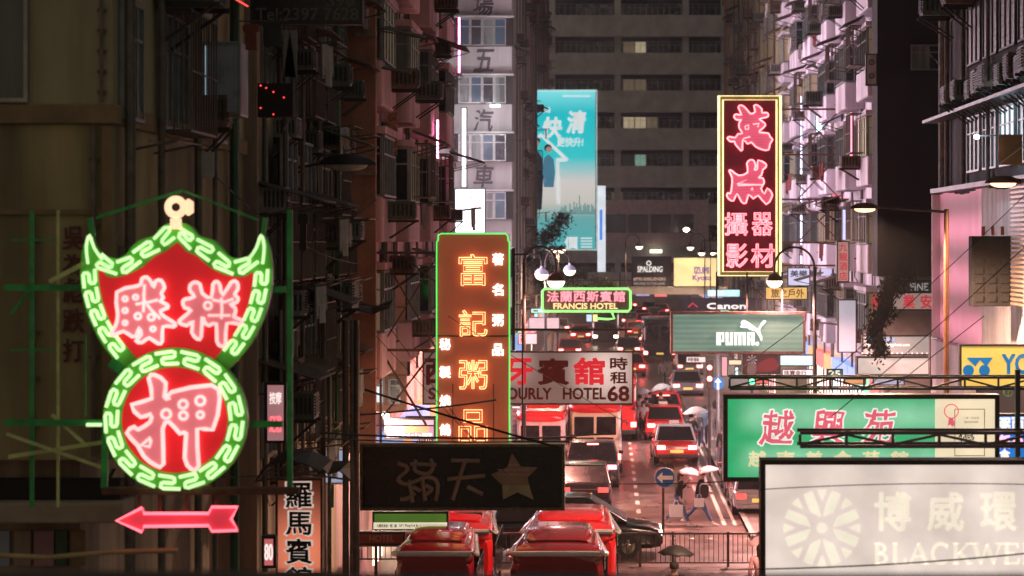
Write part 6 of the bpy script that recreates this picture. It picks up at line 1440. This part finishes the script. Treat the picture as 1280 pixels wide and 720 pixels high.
# parked on the right
car('parked_car', 'silver car parked at the right kerb below the green sign', 'car', M_silvp, (4.95, 76, .01), 0, 4.4, 1.7, 1.45, 'hatch', tail=M_tail_dim)
car('parked_car', 'dark red car parked just beyond the silver one at the right kerb', 'car', pm('wine_paint', (.12, .03, .04), .25), (5.0, 81.5, .01), 0, 4.4, 1.7, 1.45, 'hatch', tail=M_tail_dim)
car('parked_van', 'pale blue van parked along the right pavement behind the motorcycles', 'van', M_bluew, (5.3, 88, .01), 0, 4.6, 1.75, 1.95, 'mpv', tail=M_tail_dim)
def motorbike(label, loc, rz, paint):
    t = thing('motorcycle', label, 'motorcycle', (0, 0, 0), 'motorcycles parked along the right kerb')
    for y in (0, 1.25):
        w_ = MB(); w_.lathe((0, y, .3), [(.2, -.05), (.29, -.05), (.3, 0), (.29, .05), (.2, .05), (.2, -.05)], 16, 'x'); w_.build('wheel', M_rubber, t)
    m = MB(); loft(m, [(.05, .10, .55, .70, 2.5), (.3, .14, .45, .82, 2.5), (.6, .14, .42, .80, 2.5), (.85, .16, .35, .92, 2.5), (1.05, .12, .5, .95, 2.5), (1.15, .05, .7, .9, 2.5)], 14); m.build('body', paint, t)
    m = MB(); loft(m, [(-.1, .08, .78, .86, 3), (.1, .13, .76, .88, 3), (.6, .13, .78, .86, 3), (.7, .08, .8, .86, 3)], 12); m.build('seat', M_plastic, t)
    m = MB(); m.tube([(-.32, 1.0, 1.08), (-.1, 1.08, 1.02), (.1, 1.08, 1.02), (.32, 1.0, 1.08)], .018); m.tube([(0, 1.1, 1.0), (0, 1.25, .3)], .03); m.build('handlebar', M_plastic, t)
    MB().box(-.04, .04, -.16, -.12, .66, .74).build('tail_light', M_tail_dim, t); MB().box(-.17, .17, -.28, .02, .86, 1.12).build('top_box', M_plastic, t, bevel=.03)
    m = MB(); m.lathe((0, 1.18, .92), [(0, .08), (.08, .06), (.09, 0)], 12, 'y'); m.build('headlight', M_chrome, t)
    t.location = loc; t.rotation_euler = (R(0), R(8), rz); ORG[t.name] = Vector(loc)
for i, (y, nm, pt) in enumerate(((83.0, 'nearest motorcycle of the row along the right kerb', M_blackp), (85.2, 'silver motorcycle second in the row along the right kerb', M_silvp), (87.6, 'black motorcycle in the middle of the kerbside row', M_blackp), (90.4, 'pale blue motorcycle beyond the middle of the kerbside row', M_bluew), (93.6, 'farthest motorcycle of the row along the right kerb', M_greyp))):
    motorbike(nm, (4.62, y, .13), R(-50+7*i), pt)

# ================================================================== PEOPLE
M_skin = pm('skin', (.50, .30, .22), .5, 0, .1, 5, 0)
def cloth(nm, c): return pm('cloth_'+nm, c, .85, 0, .25, 8, .1)
def chain(parent, nm, mt, nodes, edges, sub=2):
    """nodes: (x,y,z,r); one skinned surface"""
    me = bpy.data.meshes.new(nm); me.from_pydata([n_[:3] for n_ in nodes], edges, []); me.materials.append(mt)
    o = bpy.data.objects.new(nm, me); COL.objects.link(o); o.parent = parent
    sk = o.modifiers.new('s', 'SKIN'); sk.use_smooth_shade = True
    for i, n_ in enumerate(nodes): d = me.skin_vertices[0].data[i]; r = n_[3] if not isinstance(n_[3], tuple) else n_[3]; d.radius = (r, r) if not isinstance(r, tuple) else r; d.use_root = (i == 0)
    sb = o.modifiers.new('u', 'SUBSURF'); sb.levels = sub; sb.render_levels = sub; return o
def person(label, loc, rz, top, legs, hair=(.02, .015, .012), stride=.35, armL='down', armR='down', h=1.68, hairlen='short', walk=True, shoe=(.5, .5, .5), lean=.0, lod=False):
    """faces -y in its own frame. armL/armR: down, hold (umbrella), bag, fwd, pocket"""
    t = thing('person', label, 'person', (0, 0, 0)); k = h/1.68; f = stride if walk else .06
    hipz, shz = .88, 1.38
    def leg(sx, d):   # d>0 forward(-y)
        hip = (sx*.09, 0, hipz); kn = (sx*.09, -d*.55-.04*(d < 0), .47 if d >= 0 else .48); an = (sx*.09, -d*1.0+(.10 if d < 0 else 0), .09 if d >= 0 else .16); return hip, kn, an
    def arm(sx, mode):
        sh = (sx*.19, lean*-.3, shz)
        if mode == 'hold': return sh, (sx*.26, -.08, 1.14), (sx*.16, -.26, 1.34)
        if mode == 'bag': return sh, (sx*.27, .03, 1.12), (sx*.27, -.10, .90)
        if mode == 'fwd': return sh, (sx*.25, -.08, 1.13), (sx*.17, -.30, 1.06)
        if mode == 'back': return sh, (sx*.25, .14, 1.14), (sx*.26, .16, .90)
        return sh, (sx*.25, .02, 1.12), (sx*.26, -.06, .87)
    L1, R1 = leg(-1, f), leg(1, -f); AL, AR = arm(-1, armL), arm(1, armR)
    nodes = [(0, 0, .92, .10), (0, -.01, 1.15, .10), (0, -.02-lean*.2, 1.34, .105), (0, -.02-lean*.25, 1.44, .055), (0, -.04-lean*.3, 1.52, .075), (0, -.03-lean*.3, 1.62, .085), (0, -.02-lean*.3, 1.68, .05)]
    edges = [(i, i+1) for i in range(6)]
    for (hp, kn, an) in (L1, R1):
        b_ = len(nodes); nodes += [(*hp, .085), (*kn, .055), (*an, .038), (an[0], an[1]-.12, an[2]-.055, .035), (an[0], an[1]-.20, an[2]-.06 if an[2] < .12 else an[2]-.1, .025)]; edges += [(0, b_), (b_, b_+1), (b_+1, b_+2), (b_+2, b_+3), (b_+3, b_+4)]
    for (sh, el, wr), sx in ((AL, -1), (AR, 1)):
        b_ = len(nodes); nodes += [(*sh, .055), (*el, .04), (*wr, .027)]; edges += [(2, b_), (b_, b_+1), (b_+1, b_+2)]
        d_ = (Vector(wr)-Vector(el)).normalized(); sd_ = d_.cross(Vector((sx, 0, .2))).normalized(); pl = Vector(wr)+d_*.07; nodes.append((*pl, .03)); pb = len(nodes)-1; edges.append((b_+2, pb))
        for fi in range(5):   # four fingers of unequal length, thumb from the side of the palm
            if fi < 4:
                o_ = sd_*(.03-.02*fi); ln = (.068, .078, .072, .055)[fi]; a_ = pl+o_+d_*.03; c_ = a_+d_*ln*.55+Vector((0, -.01, 0)); e_ = c_+(d_*.5+Vector((-sx*.5, -.3, 0)))*ln*.5
            else: a_ = Vector(wr)+d_*.03+sd_*.035; c_ = a_+d_*.03+sd_*.015; e_ = c_+d_*.025
            q_ = len(nodes); nodes += [(*a_, .010), (*c_, .009), (*e_, .007)]; edges += [(pb if fi < 4 else b_+2, q_), (q_, q_+1), (q_+1, q_+2)]
    body = chain(t, 'body', M_skin, nodes, edges, 1)
    hd = Vector((0, -.03-lean*.3, 1.60))
    m = MB()
    for sx in (-1, 1):
        m.lathe((sx*.030, hd.y-.083, hd.z+.0), [(0, -.008), (.010, 0), (0, .008)], 6)
    m.build('eyes', M_black, body)
    m = MB(); m.lathe((0, hd.y-.095, hd.z-.03), [(0, .03), (.010, 0), (.014, -.012), (0, -.02)], 6); m.lathe((0, hd.y-.08, hd.z-.065), [(0, -.006), (.02, 0), (0, .006)], 8)
    for sx in (-1, 1): m.lathe((sx*.083, hd.y+.0, hd.z-.01), [(0, -.03), (.012, 0), (0, .03)], 6)
    m.build('facial_features', M_skin, body)
    tn = [(0, 0, .80, .155), (0, -.01, 1.15, .135), (0, -.02-lean*.2, 1.35, .138), (0, -.02-lean*.25, 1.43, .07)]; te = [(0, 1), (1, 2), (2, 3)]
    for (sh, el, wr), sx in ((AL, -1), (AR, 1)):
        b_ = len(tn); w2 = Vector(el).lerp(Vector(wr), .85); tn += [(*sh, .072), (*el, .055), (*w2, .042)]; te += [(2, b_), (b_, b_+1), (b_+1, b_+2)]
    chain(t, 'jacket', top, tn, te, 1)
    ln_ = [(0, 0, 1.0, .115)]; le = []
    for hp, kn, an in (L1, R1):
        b_ = len(ln_); a2 = Vector(kn).lerp(Vector(an), .88); ln_ += [(*hp, .10), (*kn, .068), (*a2, .052)]; le += [(0, b_), (b_, b_+1), (b_+1, b_+2)]
    chain(t, 'trousers', legs, ln_, le, 1)
    for hp, kn, an in (L1, R1):
        m = MB(); loft(m, [(an[1]-.21, .03, an[2]-.085, an[2]-.045, 3), (an[1]-.12, .045, an[2]-.09, an[2]-.01, 3), (an[1]+.02, .04, an[2]-.09, an[2]+.03, 3), (an[1]+.06, .03, an[2]-.085, an[2]+.01, 3)], 10)
        m.v = [(v[0]+an[0], v[1], v[2]) for v in m.v]; m.build('shoe', cloth('shoe%.1f' % shoe[0], shoe), t)
    m = MB(); m.lathe((0, hd.y+.02, hd.z+.02), [(.092, -.05), (.102, 0), (.095, .05), (.06, .095), (0, .11)], 14)
    if hairlen == 'long': loft(m, [(hd.y+.03, .09, hd.z-.25, hd.z+.05, 3), (hd.y+.12, .07, hd.z-.24, hd.z+.03, 3)], 12)
    m.build('hair', cloth('hair%.2f' % hair[0], hair), t)
    t.location = loc; t.rotation_euler = (0, 0, rz); t.scale = (k, k, k); ORG[t.name] = Vector(loc); t['hands'] = ''; del t['hands']
    Mx = Matrix.Translation(Vector(loc)) @ Matrix.Rotation(rz, 4, 'Z') @ Matrix.Scale(k, 4)
    return t, [Mx @ (Vector(a[2])+(Vector(a[2])-Vector(a[1])).normalized()*.07) for a in (AL, AR)]
def umbrella(label, hand, color, r=.5, up=.75, tilt=(0, 0), mt=None):
    mt = mt or pm('umbrella_'+'%.2f_%.2f' % (color[0], color[2]), color, .6, 0, .08, 3, 0)
    t = thing('umbrella', label, 'umbrella', hand); c = Vector(hand)+Vector((tilt[0], tilt[1], up)); n = 32; vs = []; fs = []
    rings = [(0, .24), (.25, .22), (.5, .17), (.75, .09), (1, 0)]
    ax = (c-Vector(hand)).normalized(); rot = Vector((0, 0, 1)).rotation_difference(ax)
    for rr_, z in rings:
        for k in range(n):
            a = 6.28319*k/n; sc = 1-.05*rr_*(1-abs(math.cos(4*a)))*1.0; dz = .03*rr_*abs(math.sin(4*a))
            vs.append(c+rot @ Vector((r*rr_*sc*math.cos(a), r*rr_*sc*math.sin(a), (z+dz-.24)*r*2.1)))
    fs = [(i*n+k, i*n+(k+1) % n, (i+1)*n+(k+1) % n, (i+1)*n+k) for i in range(4) for k in range(n)]
    m = MB(); m.add(vs, fs); m.sm = True; o = m.build('canopy', mt, t); sd = o.modifiers.new('s', 'SOLIDIFY'); sd.thickness = .006
    m = MB(); m.tube([Vector(hand)-ax*.12, c+ax*.05], .009, n=6); m.build('shaft', M_alu, t)
    m = MB(); m.tube([Vector(hand)-ax*.12, Vector(hand)-ax*.18, Vector(hand)-ax*.2+Vector((.03, 0, 0)), Vector(hand)-ax*.17+Vector((.05, 0, 0))], .013, n=6); m.build('handle', M_plastic, t)
    m = MB()
    for k in range(8): a = 6.28319*k/8; m.tube([c+rot @ Vector((0, 0, 0)), c+rot @ Vector((r*.95*math.cos(a), r*.95*math.sin(a), -.23*r*2.1))], .004, n=4)
    m.build('rib', M_alu, t); return t
def bag(label, hand, wd, hh, mt, nm='shopping_bag'):
    t = thing(nm, label, 'bag', Vector(hand)-Vector((0, 0, hh+.15))); h_ = Vector(hand)
    m = MB(); z1 = h_.z-.15; m.add([(h_.x-wd/2, h_.y-.07, z1), (h_.x+wd/2, h_.y-.07, z1), (h_.x+wd/2, h_.y+.07, z1), (h_.x-wd/2, h_.y+.07, z1), (h_.x-wd*.47, h_.y-.09, z1-hh), (h_.x+wd*.47, h_.y-.09, z1-hh), (h_.x+wd*.47, h_.y+.09, z1-hh), (h_.x-wd*.47, h_.y+.09, z1-hh)], [(4,5,1,0),(5,6,2,1),(6,7,3,2),(7,4,0,3),(7,6,5,4)]); m.build('bag_body', mt, t)
    m = MB(); m.tube([Vector((h_.x-.08, h_.y, z1)), Vector((h_.x-.04, h_.y, h_.z-.02)), Vector((h_.x+.04, h_.y, h_.z-.02)), Vector((h_.x+.08, h_.y, z1))], .006, n=5); m.build('bag_handle', M_white, t)
    return t
blk_ = cloth('black', (.02, .02, .022)); jean = cloth('denim', (.07, .13, .24)); greyc = cloth('grey', (.16, .14, .14)); whitec = cloth('white', (.55, .5, .48)); dkblue = cloth('navy', (.03, .04, .08)); bluec = cloth('steel_blue', (.12, .22, .32)); beige = cloth('beige', (.45, .35, .28)); pinkc = cloth('pink', (.6, .3, .34))
paper = pm('white_paper_bag', (.75, .72, .72), .6, 0, .05)
# crossing pair walk to the right: person faces -y, so turn so that forward is +x
P1, h1 = person('person in black top and jeans crossing with a big white shopping bag', (W(848, 0, 40.6).x, F/40.6, .005), R(78), blk_, jean, stride=.36, armL='bag', armR='hold', h=1.64, hairlen='long', shoe=(.6, .58, .55), lean=.2)
umbrella('translucent white umbrella held low over the person with the big bag', h1[1], (.42, .34, .36), .36, .42, (.06, -.05))
bag('large white shopping bag held by the person in the middle of the crossing', (W(845, 0, 41.4).x, F/41.4, .95), .42, .36, paper)
P2, h2 = person('person in black with a black backpack striding right over the crossing', (W(874, 0, 40.6).x, F/40.6, .005), R(80), blk_, jean, stride=.42, armL='fwd', armR='hold', h=1.68, shoe=(.65, .6, .58), lean=.25)
umbrella('pale pink umbrella held over the striding person with backpack', h2[1], (.46, .30, .34), .38, .44, (-.10, 0))
bag('square white bag with dark print carried by the striding person', (W(874, 0, 41.4).x, F/41.4, 1.14), .30, .24, paper)
m = MB(); loft(m, [(-.12, .12, .95, 1.36, 3), (0, .15, .92, 1.40, 3), (.1, .12, .95, 1.36, 3)], 14); bp = m.build('backpack', blk_, None); tag(bp, 'black backpack on the back of the striding person', 'backpack'); bp.location = (W(880, 0, 40.9).x-.0, F/40.9-.1, 0)
# figure under the dark umbrella at the very bottom
P3, h3 = person('dark silhouetted person under a black umbrella at the bottom edge', (W(843, 0, 57).x, F/57, .004), R(200), blk_, blk_, stride=.2, armL='hold', armR='down', h=1.70)
umbrella('black umbrella over the silhouetted person at the bottom edge', h3[0], (.015, .012, .012), .42, .66, (.04, 0))
# behind the barrier, right
P4, h4 = person('person in steel blue jacket with a pale bag walking on the right pavement', (W(944, 0, 38.5).x, F/38.5, .13), R(10), bluec, blk_, stride=.25, armL='bag', h=1.68, hairlen='long')
bag('pale grey bag carried behind the crowd barrier', (W(942, 0, 39).x, F/39, 1.0), .34, .4, pm('pale_grey_bag', (.5, .47, .47), .7))
P5, h5 = person('person in pink top cut by the edge of the pale sign', (W(951, 0, 54).x, F/54, .004), R(185), pinkc, beige, stride=.15, armL='hold', h=1.72, hairlen='long')
umbrella('pink umbrella held low beside the pale sign edge', h5[0], (.7, .35, .4), .40, .50, (-.05, 0))
# groups further up
grp_ = [('grey sweatered person walking towards the viewer on the right pavement', 872, 30.5, 2, greyc, dkblue, 'down', 'down'),
 ('dark dressed person left of the grey sweatered walker', 864, 31.0, 160, blk_, blk_, 'hold', 'down'),
 ('blue grey dressed person right of the grey sweatered walker', 880, 30.0, 175, bluec, dkblue, 'down', 'down'),
 ('person in white walking at the left of the umbrella group', 800, 27.5, 190, whitec, greyc, 'hold', 'down'),
 ('person in pale shirt in the middle of the umbrella group', 808, 28.0, 170, beige, greyc, 'down', 'down'),
 ('person in black waiting right of the umbrella group', 826, 27.2, 185, blk_, dkblue, 'hold', 'down'),
 ('dark haired person under the middle umbrella of the group', 818, 26.4, 175, greyc, blk_, 'down', 'down'),
 ('person with dark trousers and white shoes crossing far up the street', 829, 21.0, 175, greyc, blk_, 'down', 'down'),
 ('person in black on the left pavement by the parked minibus', 703, 31.5, 180, blk_, beige, 'down', 'down'),
 ('person near the silver shutters on the right pavement', 893, 29.0, 180, greyc, greyc, 'down', 'down')]
hands = []
for lb, px_, s_, rz_, tp, lg, al, ar in grp_:
    _, hh_ = person(lb, (W(px_, 0, s_).x, F/s_, .06 if 790 < px_ < 850 else .13), R(rz_), tp, lg, stride=.28, armL=al, armR=ar, h=1.62+.02*(px_ % 6), hairlen='long' if px_ % 2 else 'short'); hands.append(hh_)
umbrella('pale umbrella above the pair left of the grey sweatered walker', hands[1][0], (.6, .58, .55), .55, .6, (-.05, 0))
umbrella('white umbrella at the left end of the umbrella group', hands[3][0], (.55, .56, .55), .5, .62, (-.1, 0))
umbrella('greenish white umbrella at the middle of the umbrella group', hands[5][0]+Vector((0, 0, .05)), (.5, .58, .56), .52, .66, (-.15, 0))

# bollard row and small street clutter by the right kerb
M_shut = pm('silver_shutter', (.4, .38, .42), .35, .5, .2)
for i in range(5):
    t = thing('kerb_bollard', ['first', 'second', 'third', 'fourth', 'fifth'][i]+' pale bollard from the viewer along the right kerb', 'bollard', (4.45, 79+i*3.4, .13), 'bollards along the right kerb')
    m = MB(); m.lathe((4.45, 79+i*3.4, .13), [(.07, 0), (.06, .05), (.05, .75), (.06, .8), (0, .88)], 10); m.build('post', M_alu, t); MB().lathe((4.45, 79+i*3.4, .75), [(.056, 0), (.056, .12)], 10).build('band', M_redprint, t)
t = thing('shop_stall', 'pale striped stall front on the left pavement by the parked minibus', 'stall', (W(655, 0, 33).x, F/33, .13))
m = MB(); panel(m, 640, 510, 667, 553, 33, .8); m.build('stall_box', pm('pale_stall_panel', (.6, .5, .5), .5), t)
for i in range(7): m = MB(); panel(m, 641, 513+i*6, 666, 515+i*6, 33, .02, .03); m.build('slat', pm('pink_slat', (.55, .22, .25), .5), t)

for lb, px_, s_, rz_, tp, lg in (('walker in black far up the left side of the crossing group', 812, 26.8, 170, blk_, greyc), ('walker in white shirt between two umbrellas', 804, 28.3, 10, whitec, dkblue), ('walker in a red top at the right of the far umbrella group', 836, 25.5, 190, cloth('red', (.35, .04, .04)), blk_), ('walker in dark coat behind the bollards on the right pavement', 905, 33.5, 185, blk_, dkblue), ('walker in beige crossing near the small silver car', 845, 20.0, 90, beige, dkblue), ('person in grey on the left pavement near the pale stall', 636, 40, 170, greyc, blk_)):
    person(lb, (W(px_, 0, s_).x, F/s_, .06 if px_ < 860 else .13), R(rz_), tp, lg, stride=.28, h=1.6+.02*(px_ % 6), hairlen='short')

# ================================================================== DAMP AIR
hz = bpy.data.materials.new('thin_haze'); hz.use_nodes = True; hz.node_tree.nodes.clear()
vo = hz.node_tree.nodes.new('ShaderNodeVolumePrincipled'); vo.inputs['Density'].default_value = HAZE; vo.inputs['Color'].default_value = (.9, .88, .9, 1); vo.inputs['Anisotropy'].default_value = .6
ho = hz.node_tree.nodes.new('ShaderNodeOutputMaterial'); hz.node_tree.links.new(vo.outputs[0], ho.inputs['Volume'])
o = MB().box(-640, 640, -60, 1450, -1, 75).build('haze', hz); tag(o, 'thin damp air filling the street', kind='stuff')
